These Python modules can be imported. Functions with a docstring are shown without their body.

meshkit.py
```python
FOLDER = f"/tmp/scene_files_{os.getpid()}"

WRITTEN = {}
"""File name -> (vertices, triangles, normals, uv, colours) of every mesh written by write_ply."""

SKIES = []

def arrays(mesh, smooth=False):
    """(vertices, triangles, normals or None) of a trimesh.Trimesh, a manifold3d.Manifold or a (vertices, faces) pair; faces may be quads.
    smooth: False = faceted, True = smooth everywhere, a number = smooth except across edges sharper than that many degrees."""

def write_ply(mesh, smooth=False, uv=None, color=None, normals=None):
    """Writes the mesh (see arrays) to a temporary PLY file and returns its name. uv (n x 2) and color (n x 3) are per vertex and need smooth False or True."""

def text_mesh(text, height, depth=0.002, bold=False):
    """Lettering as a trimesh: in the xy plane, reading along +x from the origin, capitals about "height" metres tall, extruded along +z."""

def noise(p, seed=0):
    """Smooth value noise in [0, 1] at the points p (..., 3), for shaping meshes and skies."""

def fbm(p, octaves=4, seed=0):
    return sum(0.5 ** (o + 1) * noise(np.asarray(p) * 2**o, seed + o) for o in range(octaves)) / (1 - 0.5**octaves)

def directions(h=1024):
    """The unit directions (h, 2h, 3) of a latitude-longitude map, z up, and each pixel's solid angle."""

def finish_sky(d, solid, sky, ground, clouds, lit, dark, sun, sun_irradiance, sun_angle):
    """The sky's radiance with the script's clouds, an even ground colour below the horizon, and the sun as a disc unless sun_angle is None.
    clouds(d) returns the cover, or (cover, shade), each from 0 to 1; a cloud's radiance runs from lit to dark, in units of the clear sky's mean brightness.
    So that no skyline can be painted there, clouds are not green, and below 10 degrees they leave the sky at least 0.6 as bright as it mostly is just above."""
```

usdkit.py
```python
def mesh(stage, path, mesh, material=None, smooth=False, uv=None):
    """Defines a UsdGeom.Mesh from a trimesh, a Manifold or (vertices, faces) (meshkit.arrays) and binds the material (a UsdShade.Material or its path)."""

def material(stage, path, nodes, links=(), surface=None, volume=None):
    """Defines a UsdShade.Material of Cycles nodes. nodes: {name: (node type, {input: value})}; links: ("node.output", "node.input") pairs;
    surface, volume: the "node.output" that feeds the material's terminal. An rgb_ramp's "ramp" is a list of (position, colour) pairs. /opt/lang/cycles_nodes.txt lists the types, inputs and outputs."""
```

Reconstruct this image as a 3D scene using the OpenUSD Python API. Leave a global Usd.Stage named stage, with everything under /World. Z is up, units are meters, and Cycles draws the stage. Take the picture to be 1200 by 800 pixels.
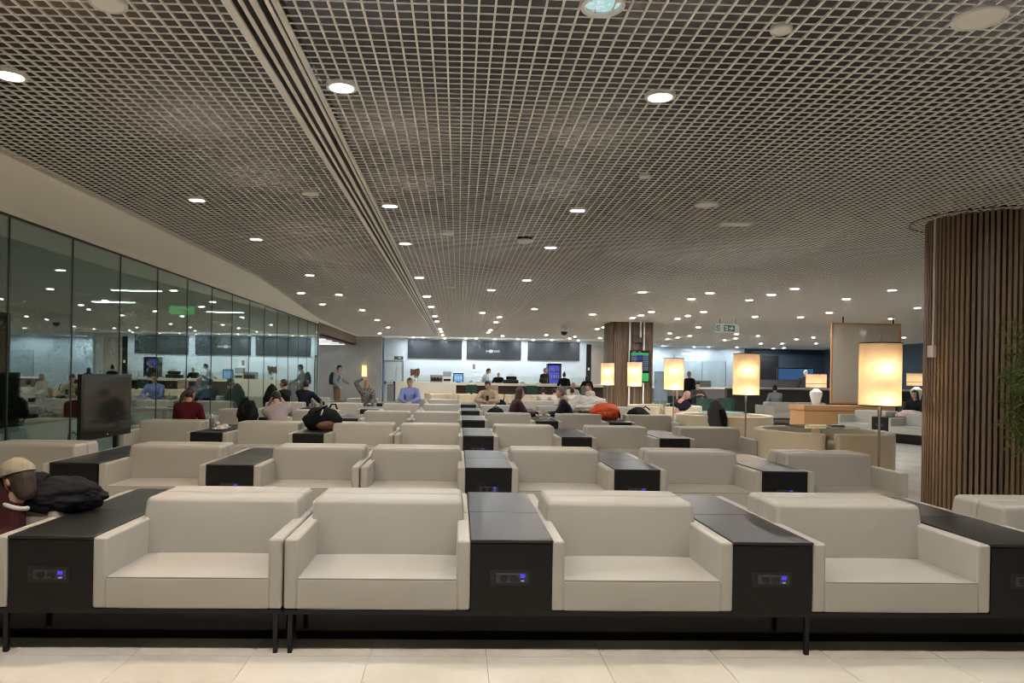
import math, numpy as np, trimesh, manifold3d as m3d, usdkit, meshkit
from pxr import Usd, UsdGeom, UsdLux, UsdShade, Gf, Sdf
from shapely.geometry import Polygon, Point, box as sbox
from shapely import affinity

stage = Usd.Stage.CreateInMemory()
UsdGeom.SetStageUpAxis(stage, UsdGeom.Tokens.z)
UsdGeom.SetStageMetersPerUnit(stage, 1.0)
UsdGeom.Xform.Define(stage, '/World')
UsdGeom.Scope.Define(stage, '/World/Looks')
rng = np.random.default_rng(7)

# ------------------------------------------------------------------ camera, sky, exposure
EXPOSURE = 1.5
LAMP_W, LAMP_N, LAMP_C = 150.0, 150.0, 150.0        # emission of the ceiling downlights
YAW, ROLL, EYE = 0.0317, 0.0161, 1.552
cam = UsdGeom.Camera.Define(stage, '/World/Camera')
cam.CreateFocalLengthAttr(866 * 36 / 1200.0)
cam.CreateHorizontalApertureAttr(36.0)
cam.CreateVerticalApertureAttr(24.0)
cam.CreateHorizontalApertureOffsetAttr((600 - 564.7) * 36 / 1200.0)
cam.CreateVerticalApertureOffsetAttr((438.36 - 400) * 36 / 1200.0)
cam.CreateClippingRangeAttr(Gf.Vec2f(0.05, 500))
cam.CreateExposureAttr(EXPOSURE)
_F = np.array([math.sin(YAW), math.cos(YAW), 0]); _R0 = np.array([math.cos(YAW), -math.sin(YAW), 0]); _U0 = np.array([0, 0, 1.0])
_R = math.cos(ROLL) * _R0 + math.sin(ROLL) * _U0; _U = -math.sin(ROLL) * _R0 + math.cos(ROLL) * _U0
cam.AddTransformOp().Set(Gf.Matrix4d(*_R, 0, *_U, 0, *(-_F), 0, 0, 0, EYE, 1))
sky = UsdLux.DomeLight.Define(stage, '/World/night_sky')
sky.CreateColorAttr(Gf.Vec3f(0.25, 0.35, 0.5)); sky.CreateIntensityAttr(0.03)

# ------------------------------------------------------------------ helpers
_used = {}
def numbered(parent, name):
    k = (parent, name); n = _used.get(k, 0); _used[k] = n + 1
    return name if n == 0 else f'{name}_{n:03d}'
def P(parent):
    return parent if isinstance(parent, str) else str(parent.GetPath())
def tag(p, label=None, cat=None, group=None, kind=None):
    p = p.GetPrim() if hasattr(p, 'GetPrim') else p
    for k, v in (('label', label), ('category', cat), ('group', group), ('kind', kind)):
        if v: p.SetCustomDataByKey(k, v)
    return p
def obj(name, mesh, m, parent='/World', smooth=30, label=None, cat=None, group=None, kind=None):
    par = P(parent)
    pr = usdkit.mesh(stage, f'{par}/{numbered(par, name)}', mesh, m, smooth=smooth).GetPrim()
    return tag(pr, label, cat, group, kind)
def thing(name, label=None, cat=None, loc=(0, 0, 0), rotz=0, group=None, kind=None, scale=None):
    x = UsdGeom.Xform.Define(stage, '/World/' + numbered('/World', name))
    x.AddTranslateOp().Set(Gf.Vec3d(*map(float, loc))); x.AddRotateZOp().Set(float(rotz))
    return tag(x.GetPrim(), label, cat, group, kind)
def inst(src, name, label, cat, loc, rotz=0, group=None):
    t = thing(name, label, cat, loc, rotz, group)
    t.GetReferences().AddInternalReference(src.GetPath()); t.SetInstanceable(True)
    return t
class Once:
    """Builds a thing the first time and references it afterwards."""
    def __init__(s, make): s.make, s.first = make, {}
    def __call__(s, name, label, cat, loc, rotz=0, group=None, key=0):
        if key not in s.first:
            s.first[key] = t = thing(name, label, cat, loc, rotz, group); s.make(t, key); return t
        return inst(s.first[key], name, label, cat, loc, rotz, group)

ORD = 'first second third fourth fifth sixth seventh eighth ninth tenth eleventh twelfth thirteenth'.split()
cat = trimesh.util.concatenate
def T(m, x=0, y=0, z=0):
    m = m.copy(); m.apply_translation((x, y, z)); return m
def RZ(m, deg):
    m = m.copy(); m.apply_transform(trimesh.transformations.rotation_matrix(math.radians(deg), (0, 0, 1))); return m
def RX(m, deg):
    m = m.copy(); m.apply_transform(trimesh.transformations.rotation_matrix(math.radians(deg), (1, 0, 0))); return m
def RY(m, deg):
    m = m.copy(); m.apply_transform(trimesh.transformations.rotation_matrix(math.radians(deg), (0, 1, 0))); return m
def bx(x0, x1, y0, y1, z0, z1):
    m = trimesh.creation.box((x1 - x0, y1 - y0, z1 - z0)); m.apply_translation(((x0 + x1) / 2, (y0 + y1) / 2, (z0 + z1) / 2)); return m
def boxes(lo, hi):
    """Many axis-aligned boxes as one mesh."""
    lo, hi = np.asarray(lo, float), np.asarray(hi, float); n = len(lo)
    c = np.array([[i, j, k] for i in (0, 1) for j in (0, 1) for k in (0, 1)])
    v = lo[:, None, :] * (1 - c) + hi[:, None, :] * c
    f = np.array([[0, 1, 3], [0, 3, 2], [4, 6, 7], [4, 7, 5], [0, 4, 5], [0, 5, 1], [2, 3, 7], [2, 7, 6], [0, 2, 6], [0, 6, 4], [1, 5, 7], [1, 7, 3]])
    return v.reshape(-1, 3), (f[None] + 8 * np.arange(n)[:, None, None]).reshape(-1, 3)
def rbox(x0, x1, y0, y1, z0, z1, r=0.02, seg=3, mid=6, puff=(0, 0, 0)):
    """Box with rounded edges; puff swells each pair of faces like upholstery."""
    lo, hi = np.array([x0, y0, z0], float), np.array([x1, y1, z1], float); h = (hi - lo) / 2; c = (hi + lo) / 2
    r = min(r, h.min() * 0.999)
    def ax(k):
        a = np.linspace(0, 1, seg + 1); e = h[k] - r
        t = np.tan(a * math.pi / 4) * r
        return np.unique(np.round(np.concatenate([-e - t[::-1], np.linspace(-e, e, mid), e + t]), 9))
    A = [ax(k) for k in range(3)]; V, Fs, n = [], [], 0
    for k in range(3):
        i, j = (k + 1) % 3, (k + 2) % 3
        gi, gj = np.meshgrid(A[i], A[j], indexing='ij')
        for s in (-1, 1):
            p = np.zeros(gi.shape + (3,)); p[..., i] = gi; p[..., j] = gj; p[..., k] = s * h[k]
            idx = np.arange(gi.size).reshape(gi.shape) + n
            q = np.stack([idx[:-1, :-1], idx[1:, :-1], idx[1:, 1:], idx[:-1, 1:]], -1).reshape(-1, 4)
            if s < 0: q = q[:, ::-1]
            Fs.append(q); V.append(p.reshape(-1, 3)); n += gi.size
    p = np.vstack(V); inner = np.clip(p, -(h - r), h - r); d = p - inner
    L = np.linalg.norm(d, axis=1, keepdims=True); p = inner + d / np.maximum(L, 1e-9) * r
    u = p / h
    for k in range(3):
        if puff[k]:
            i, j = (k + 1) % 3, (k + 2) % 3
            p[:, k] += puff[k] * np.sign(u[:, k]) * np.abs(u[:, k]) ** 3 * (1 - u[:, i] ** 2) * (1 - u[:, j] ** 2)
    q = np.vstack(Fs); f = np.vstack([q[:, [0, 1, 2]], q[:, [0, 2, 3]]])
    m = trimesh.Trimesh(p + c, f, process=False); m.merge_vertices(digits_vertex=6); return m
def cyl(r, z0, z1, n=24, x=0, y=0):
    m = trimesh.creation.cylinder(radius=r, height=z1 - z0, sections=n); m.apply_translation((x, y, (z0 + z1) / 2)); return m
def tube(pts, r, n=8, closed=False):
    pts = np.asarray(pts, float); out = []
    V, Fc = [], []
    d = np.gradient(pts, axis=0); d /= np.maximum(np.linalg.norm(d, axis=1, keepdims=True), 1e-9)
    rr = np.broadcast_to(r, len(pts)); a = np.linspace(0, 2 * math.pi, n, endpoint=False)
    up = np.array([0, 0, 1.0]) if abs(d[0, 2]) < 0.9 else np.array([1.0, 0, 0])
    for i in range(len(pts)):
        s = np.cross(d[i], up); s /= max(np.linalg.norm(s), 1e-9); t = np.cross(s, d[i])
        if np.linalg.norm(np.cross(d[i], up)) > 1e-3: up = t
        V.append(pts[i] + rr[i] * (np.cos(a)[:, None] * s + np.sin(a)[:, None] * t))
    for i in range(len(pts) - 1):
        for k in range(n):
            A, B = i * n + k, i * n + (k + 1) % n
            Fc += [[A, B, B + n], [A, B + n, A + n]]
    V = np.vstack(V); m = len(V)
    V = np.vstack([V, pts[0], pts[-1]])
    for k in range(n):
        Fc += [[m, (k + 1) % n, k], [m + 1, (len(pts) - 1) * n + k, (len(pts) - 1) * n + (k + 1) % n]]
    return trimesh.Trimesh(V, Fc, process=False)
def lathe(prof, n=32):
    return trimesh.creation.revolve(np.asarray(prof, float), sections=n)
def extr(poly, z0, z1):
    m = trimesh.creation.extrude_polygon(poly, z1 - z0, engine='earcut'); m.apply_translation((0, 0, z0)); return m

# ------------------------------------------------------------------ materials
def mat(name, col, rough=0.5, metal=0.0, var=None, vscale=6.0, bump=0.0, bscale=200.0, **kw):
    nodes = {'p': ('principled_bsdf', {'base_color': col, 'roughness': rough, 'metallic': metal, **kw})}; links = []
    if var is not None or bump:
        nodes['t'] = ('texture_coordinate', {})
    if var is not None:
        nodes['n'] = ('noise_texture', {'scale': vscale, 'detail': 4.0}); nodes['r'] = ('rgb_ramp', {'ramp': [(0.3, col), (0.7, var)]})
        links += [('t.object', 'n.vector'), ('n.fac', 'r.fac'), ('r.color', 'p.base_color')]
    if bump:
        nodes['bn'] = ('noise_texture', {'scale': bscale, 'detail': 3.0}); nodes['b'] = ('bump', {'strength': bump, 'distance': 0.004})
        links += [('t.object', 'bn.vector'), ('bn.fac', 'b.height'), ('b.normal', 'p.normal')]
    return usdkit.material(stage, '/World/Looks/' + name, nodes, links, surface='p.BSDF')
def emit(name, col, s):
    return usdkit.material(stage, '/World/Looks/' + name, {'e': ('emission', {'color': col, 'strength': s})}, surface='e.emission')
LEATHER = mat('beige_leather', (0.405, 0.383, 0.332), 0.46, var=(0.388, 0.366, 0.316), vscale=3, bump=0.05, bscale=260)
SEAM = mat('leather_seam', (0.20, 0.175, 0.145), 0.6)
BLACK_TOP = mat('black_laminate', (0.012, 0.012, 0.0125), 0.34, bump=0.03, bscale=500)
BLACK = mat('black_panel', (0.006, 0.006, 0.006), 0.5, specular_ior_level=0.3)
STEEL = mat('black_steel', (0.012, 0.012, 0.013), 0.35, 0.5)
PLINTH = mat('black_gloss', (0.003, 0.003, 0.003), 0.10, specular_ior_level=0.25)
SOCKET = mat('socket_grey', (0.035, 0.036, 0.04), 0.4)
HOLE = mat('socket_black', (0.006, 0.006, 0.006), 0.35)
BLUE_LED = emit('blue_led', (0.10, 0.07, 1.0), 0.30)
WHITE_LED = emit('white_led', (0.6, 0.6, 1.0), 0.16)
GRID = mat('ceiling_grid_paint', (0.80, 0.78, 0.75), 0.5)
PLENUM = mat('plenum_dark', (0.012, 0.010, 0.009), 0.9)
SOFFIT = mat('soffit_paint', (0.90, 0.86, 0.81), 0.8)
WHITE = mat('white_paint', (0.75, 0.75, 0.73), 0.6)
WALL_W = mat('far_wall_paint', (0.58, 0.645, 0.68), 0.6)
WALL_G = mat('grey_marble', (0.28, 0.29, 0.28), 0.35, var=(0.36, 0.36, 0.35), vscale=1.2)
WALL_D = mat('slate_panel', (0.026, 0.030, 0.034), 0.45)
BEIGE_P = mat('beige_door_panel', (0.42, 0.38, 0.33), 0.6)
DOOR_G = mat('grey_green_door', (0.50, 0.55, 0.56), 0.5)
DARKWALL = mat('dark_half_wall', (0.045, 0.040, 0.037), 0.5)
BLUEWALL = mat('blue_grey_wall', (0.11, 0.165, 0.24), 0.5)
PALEB = mat('pale_blue_wall', (0.34, 0.42, 0.46), 0.6)
ALU = mat('aluminium', (0.30, 0.31, 0.31), 0.4, 0.6)
GASKET = mat('dark_gasket', (0.01, 0.01, 0.01), 0.5)
CREAM = mat('cream_leather', (0.66, 0.57, 0.42), 0.45, bump=0.04)
CREAM_C = mat('cream_counter', (0.80, 0.76, 0.66), 0.4)
BROWN = mat('dark_brown_wood', (0.045, 0.022, 0.014), 0.4)
GREEN_U = mat('green_upholstery', (0.015, 0.060, 0.042), 0.7)
TAN_U = mat('tan_upholstery', (0.42, 0.30, 0.23), 0.7)
GREY_U = mat('grey_upholstery', (0.16, 0.15, 0.15), 0.7)
CHROME = mat('brushed_steel', (0.6, 0.58, 0.55), 0.25, 1.0)
BULB = emit('lamp_bulb', (1.0, 0.78, 0.53), 44)
PORC = mat('white_porcelain', (0.8, 0.8, 0.78), 0.15)
def wood(name, a, b, rough=0.45, s=(3, 3, 0.25)):
    return usdkit.material(stage, '/World/Looks/' + name, {'t': ('texture_coordinate', {}), 'm': ('mapping', {'scale': s}), 'n': ('noise_texture', {'scale': 14.0, 'detail': 6.0, 'distortion': 0.6}),
        'r': ('rgb_ramp', {'ramp': [(0.25, a), (0.75, b)]}), 'p': ('principled_bsdf', {'roughness': rough})},
        [('t.object', 'm.vector'), ('m.vector', 'n.vector'), ('n.fac', 'r.fac'), ('r.color', 'p.base_color')], surface='p.BSDF')
SLATS = [wood(f'walnut_slat_{c}', tuple(0.01 * 0 + k * v for v in (0.17, 0.108, 0.064)), tuple(k * v for v in (0.27, 0.18, 0.112))) for c, k in (('plain', 1.0), ('dark', 0.85), ('light', 1.15))]
OAK = wood('oak_veneer', (0.45, 0.24, 0.10), (0.55, 0.31, 0.14), s=(0.4, 4, 4))
SIDEWOOD = wood('brown_fascia', (0.16, 0.10, 0.07), (0.21, 0.135, 0.095), s=(3, 0.3, 3))
def marble(name, a, b, c):
    return usdkit.material(stage, '/World/Looks/' + name, {'g': ('geometry', {}), 'n': ('noise_texture', {'scale': 1.3, 'detail': 8.0, 'roughness': 0.62, 'distortion': 0.9}), 'r': ('rgb_ramp', {'ramp': [(0.3, a), (0.52, b), (0.72, c)]}),
        'p': ('principled_bsdf', {'roughness': 0.17})}, [('g.position', 'n.vector'), ('n.fac', 'r.fac'), ('r.color', 'p.base_color')], surface='p.BSDF')
TILES = [marble('travertine_a', (0.63, 0.57, 0.455), (0.71, 0.655, 0.55), (0.75, 0.70, 0.61)), marble('travertine_b', (0.67, 0.605, 0.495), (0.73, 0.675, 0.57), (0.76, 0.71, 0.62)), marble('travertine_c', (0.61, 0.545, 0.435), (0.69, 0.625, 0.515), (0.75, 0.69, 0.59))]
GROUT = mat('floor_grout', (0.58, 0.53, 0.45), 0.8)
def glass(name, tint, base, edge, col=(0.9, 1, 0.97)):
    return usdkit.material(stage, '/World/Looks/' + name, {'f': ('layer_weight', {'blend': 0.5}), 'q': ('math', {'math_type': 'power', 'value2': 3.2}), 'k': ('math', {'math_type': 'multiply_add', 'use_clamp': True, 'value2': edge, 'value3': base}),
        't': ('transparent_bsdf', {'color': tint}), 'g': ('glossy_bsdf', {'color': col, 'roughness': 0.0}), 'x': ('mix_closure', {})},
        [('f.facing', 'q.value1'), ('q.value', 'k.value1'), ('k.value', 'x.fac'), ('t.BSDF', 'x.closure1'), ('g.BSDF', 'x.closure2')], surface='x.closure')
PANE = glass('window_glass', (0.74, 0.81, 0.78), 0.17, 0.75, (0.88, 0.98, 0.94))
CLEAR = glass('clear_glass', (0.93, 0.97, 0.96), 0.035, 0.6)
SHADE = usdkit.material(stage, '/World/Looks/lamp_shade_fabric', {'d': ('diffuse_bsdf', {'color': (0.55, 0.48, 0.38)}), 't': ('translucent_bsdf', {'color': (0.90, 0.80, 0.66)}), 'x': ('mix_closure', {'fac': 0.6})},
    [('d.BSDF', 'x.closure1'), ('t.BSDF', 'x.closure2')], surface='x.closure')
def leafmat(name, a, b, tr=0.35):
    return usdkit.material(stage, '/World/Looks/' + name, {'g': ('geometry', {}), 'r': ('rgb_ramp', {'ramp': [(0, a), (1, b)]}), 'd': ('principled_bsdf', {'roughness': 0.5}), 't': ('translucent_bsdf', {}), 'x': ('mix_closure', {'fac': tr})},
        [('g.random_per_island', 'r.fac'), ('r.color', 'd.base_color'), ('r.color', 't.color'), ('d.BSDF', 'x.closure1'), ('t.BSDF', 'x.closure2')], surface='x.closure')
LEAF = leafmat('leaf_green', (0.13, 0.18, 0.045), (0.34, 0.38, 0.11))
LEAF_D = leafmat('leaf_dark', (0.02, 0.045, 0.02), (0.07, 0.11, 0.045))
BARK = mat('bark', (0.10, 0.07, 0.045), 0.9)
POT = mat('dark_pot', (0.05, 0.05, 0.05), 0.5)

# ------------------------------------------------------------------ setting: floor
CZ = 3.43                                   # underside of the ceiling
fl = thing('floor', kind='structure')
obj('slab', bx(-5.35, 23, -3, 48, -0.2, -0.006), GROUT, fl, smooth=False)
def tile_mesh(w, d, z=0.0, g=0.0006, b=0.0018):
    a = g; x0, x1, y0, y1 = a, w - a, a, d - a
    v = [[x0, y0, -0.008], [x1, y0, -0.008], [x1, y1, -0.008], [x0, y1, -0.008], [x0 + b, y0 + b, z], [x1 - b, y0 + b, z], [x1 - b, y1 - b, z], [x0 + b, y1 - b, z]]
    f = [[4, 5, 6], [4, 6, 7], [0, 1, 5], [0, 5, 4], [1, 2, 6], [1, 6, 5], [2, 3, 7], [2, 7, 6], [3, 0, 4], [3, 4, 7]]
    return np.array(v, float), np.array(f)
TV, TF = tile_mesh(0.64, 0.64)
rest_v, rest_f, n_rest = [[], [], []], [[], [], []], [0, 0, 0]
TX0, TY0 = 0.178 - 0.64 * 9, -2.98
for i in range(45):
    for j in range(79):
        x, y = TX0 + 0.64 * i, TY0 + 0.64 * j
        k = int(rng.integers(0, 3))
        near = (2.4 < y < 4.1 and -3.2 < x < 3.9) or (4.4 < x < 10.4 and 8.5 < y < 19.5)
        if x > 22.4 or x < -5.9: continue
        if near: obj('tile', (TV + (x, y, 0), TF), TILES[k], fl, smooth=False)
        else: rest_v[k].append(TV + (x, y, 0)); rest_f[k].append(TF + 8 * n_rest[k]); n_rest[k] += 1
for k in range(3):
    obj('tile_field', (np.vstack(rest_v[k]), np.vstack(rest_f[k])), TILES[k], fl, smooth=False, kind='stuff')

# ------------------------------------------------------------------ setting: ceiling grid, soffit, shell
CELL, BW, BH = 0.0856, 0.0115, 0.012
CW, CH = 0.0085, 0.006                      # cross bars are slimmer and sit a little higher
def edge_x(y):                              # outline of the grid along the white soffit
    return float(np.interp(y, [-3, 15.0, 26.0, 39.0], [-4.05, -4.05, -4.95, -5.25]))
ce = thing('ceiling', kind='structure')
SX0, SX1 = -1.235, -0.965                   # the slot diffuser interrupts the grid
GX1, GY0, GY1 = 22.9, -2.9, 37.6
lo, hi = [], []
x = -5.25 + 0.018
while x < GX1:
    if not SX0 < x < SX1:
        y0 = GY0
        if x < -4.05: y0 = float(np.interp(-x, [4.05, 4.95, 5.25], [15.0, 26.0, 39.0]))
        y1 = GY1 if x < 8.6 else 47.5
        if y1 > y0: lo.append((x - BW / 2, y0, CZ)); hi.append((x + BW / 2, y1, CZ + BH))
    x += CELL
obj('long_bars', boxes(lo, hi), GRID, ce, smooth=False, kind='stuff')
lo, hi = [], []
y = GY0
while y < 47.5:
    a, b, zl, zh = y - CW / 2, y + CW / 2, CZ + 0.0025, CZ + 0.0025 + CH
    if y < GY1:
        lo += [(edge_x(y), a, zl), (SX1, a, zl)]; hi += [(SX0, b, zh), (GX1, b, zh)]
    else:
        lo.append((8.6, a, zl)); hi.append((GX1, b, zh))
    y += CELL
obj('cross_bars', boxes(lo, hi), GRID, ce, smooth=False, kind='stuff')
obj('plenum', bx(-9.2, 23, -3, 48, 4.25, 4.35), PLENUM, ce, smooth=False)
ys = np.linspace(-3, 39.6, 60)
poly = Polygon([(-5.4, -3), (-5.4, 39.6)] + [(edge_x(v), v) for v in ys[::-1]])
obj('soffit', extr(poly, CZ - 0.004, CZ + 0.05), SOFFIT, ce, smooth=False)
obj('far_band', bx(-5.4, 8.6, 37.6, 39.7, CZ - 0.01, CZ + 0.06), SOFFIT, ce, smooth=False)
# slot diffuser
sd = thing('slot_diffuser', 'long white linear slot air diffuser running along the ceiling grid', 'air vent', (0, 0, CZ))
for a, b, dz in ((-1.235, -1.188, -0.006), (-1.153, -1.130, 0), (-1.093, -1.058, -0.003), (-1.018, -0.995, 0), (-0.975 - 0.004, -0.955, -0.004)):
    obj('bar', bx(a, b, -2.9, 37.6, dz, 0.010), GRID, sd, smooth=False)
obj('back_box', bx(-1.235, -0.955, -2.9, 37.6, 0.06, 0.08), HOLE, sd, smooth=False)

# walls
WX = -5.3
wl = thing('wall_left', kind='structure')
HEAD = 3.325
ms = [1.71 + 1.43 * k for k in range(-3, 19)] + [28.0]
ms = [m for m in ms if m < 27.6] + [28.0]
for a, b in zip(ms[:-1], ms[1:]):
    obj('pane', bx(WX - 0.012, WX, a + 0.007, b - 0.007, 0.03, HEAD), PANE, wl, smooth=False)
for a in ms[:-1]:
    obj('mullion', bx(WX - 0.014, WX + 0.004, a - 0.012, a + 0.012, 0.03, HEAD), GASKET, wl, smooth=False)
obj('end_post', bx(WX - 0.05, WX + 0.03, 27.96, 28.10, 0, HEAD + 0.02), ALU, wl, smooth=False)
obj('head_rail', bx(WX - 0.05, WX + 0.012, -3, 28.05, HEAD - 0.012, HEAD + 0.012), GASKET, wl, smooth=False)
obj('fascia', bx(WX - 0.08, WX - 0.002, -3, 28.05, HEAD + 0.012, CZ), SOFFIT, wl, smooth=False)
obj('sill', bx(WX - 0.05, WX + 0.02, -3, 28.05, 0, 0.03), ALU, wl, smooth=False)
def wall(name, *b, m=WHITE):
    return obj(name, bx(*b), m, smooth=False, kind='structure')
wall('wall_near', -9, 23, -3.2, -3, 0, 4.3, m=WHITE)
wall('wall_right', 23, 23.2, -3, 48, 0, 4.3, m=BLUEWALL)
wall('wall_far', -3.98, 8.6, 39.6, 39.8, 0, 4.3, m=WALL_W)
wall('wall_side', 8.55, 8.7, 39.6, 45.0, 0, 4.3, m=WALL_W)
wall('wall_back', 8.6, 17.6, 45.0, 45.2, 0, 4.3, m=WALL_W)
wall('wall_end', 17.4, 23, 46.0, 46.2, 0, 4.3, m=BLUEWALL)
# side bay beyond the glass
wall('wall_bay', -9.2, -3.96, 38.2, 38.4, 0, 4.3, m=WALL_G)
wall('wall_bay_left', -9.3, -9.1, 28.0, 38.4, 0, 4.3, m=WALL_G)
wall('wall_bay_near', -9.2, -5.36, 27.95, 28.1, 0, 4.3, m=WALL_G)
obj('slab', bx(-9.2, -5.35, 28.1, 38.3, -0.2, 0.0), TILES[0], fl, smooth=False)
obj('bay_soffit', bx(-9.2, WX, 28.1, 38.2, 2.95, 3.0), SIDEWOOD, ce, smooth=False)
obj('bay_fascia', bx(WX - 0.06, WX, 28.1, 38.2, 2.95, CZ), SIDEWOOD, ce, smooth=False)
TUBE = emit('linear_light', (0.9, 0.97, 1.0), 5)
for k, yy in enumerate((28.9, 30.2, 31.8, 33.4, 35.2, 37)):
    t = thing('linear_light', f'white linear light in the side bay ceiling, {ORD[k]} from the glass', 'ceiling light', (-7.2, yy, 2.95), group='linear lights in the side bay')
    obj('housing', bx(-1.5, 1.5, -0.06, 0.06, -0.02, 0.0), WHITE, t, smooth=False); obj('diffuser', bx(-1.48, 1.48, -0.045, 0.045, -0.03, -0.02), TUBE, t, smooth=False)

# ------------------------------------------------------------------ wood slat columns
def column(name, label, x0, y0, w, d, r, pitch, joined):
    c = thing(name, label, 'column', (0, 0, 0))
    sh = sbox(x0 + r, y0 + r, x0 + w - r, y0 + d - r).buffer(r, 24)
    obj('core', extr(sh.buffer(-0.03), 0, CZ + 0.3), HOLE, c, smooth=30)
    L = sh.exterior; n = int(L.length / pitch); out = [[], [], []]
    for k in range(n):
        s = k * L.length / n; p, q = L.interpolate(s), L.interpolate((s + 0.004) % L.length)
        a = math.degrees(math.atan2(q.y - p.y, q.x - p.x))
        b = T(RZ(bx(-pitch * 0.31, pitch * 0.31, -0.004, 0.034, 0.0, CZ + 0.25), a), p.x, p.y, 0)
        k3 = int(rng.integers(0, 3))
        if joined: out[k3].append(b)
        else: obj('slat', b, SLATS[k3], c, smooth=False)
    if joined:
        for k3 in range(3): obj('slats', cat(out[k3]), SLATS[k3], c, smooth=False, kind='stuff')
    return c
column('slat_column', 'big rounded column clad in vertical walnut slats beside the green plant', 5.545, 7.822, 2.6, 1.18, 0.57, 0.052, False)
column('slat_column', 'walnut slat column behind the flight screen in the middle of the lounge', 5.28, 25.3, 1.40, 1.40, 0.10, 0.06, True)
cd = thing('wall_sensor', 'small white box on a conduit high on the rounded slat column', 'sensor', (5.515, 8.41, 0), -84)
obj('conduit', bx(-0.008, 0.008, -0.022, -0.006, 1.97, CZ), GRID, cd, smooth=False)
obj('box', rbox(-0.045, 0.045, -0.055, -0.004, 1.83, 1.97, 0.01), WHITE, cd)
cut = sbox(6.11, 8.4, 7.4, 8.42).buffer(0.78, 24); obj('column_cutout', extr(cut.difference(cut.buffer(-0.018)), CZ - 0.003, CZ + 0.02), HOLE, ce, smooth=False)

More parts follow.
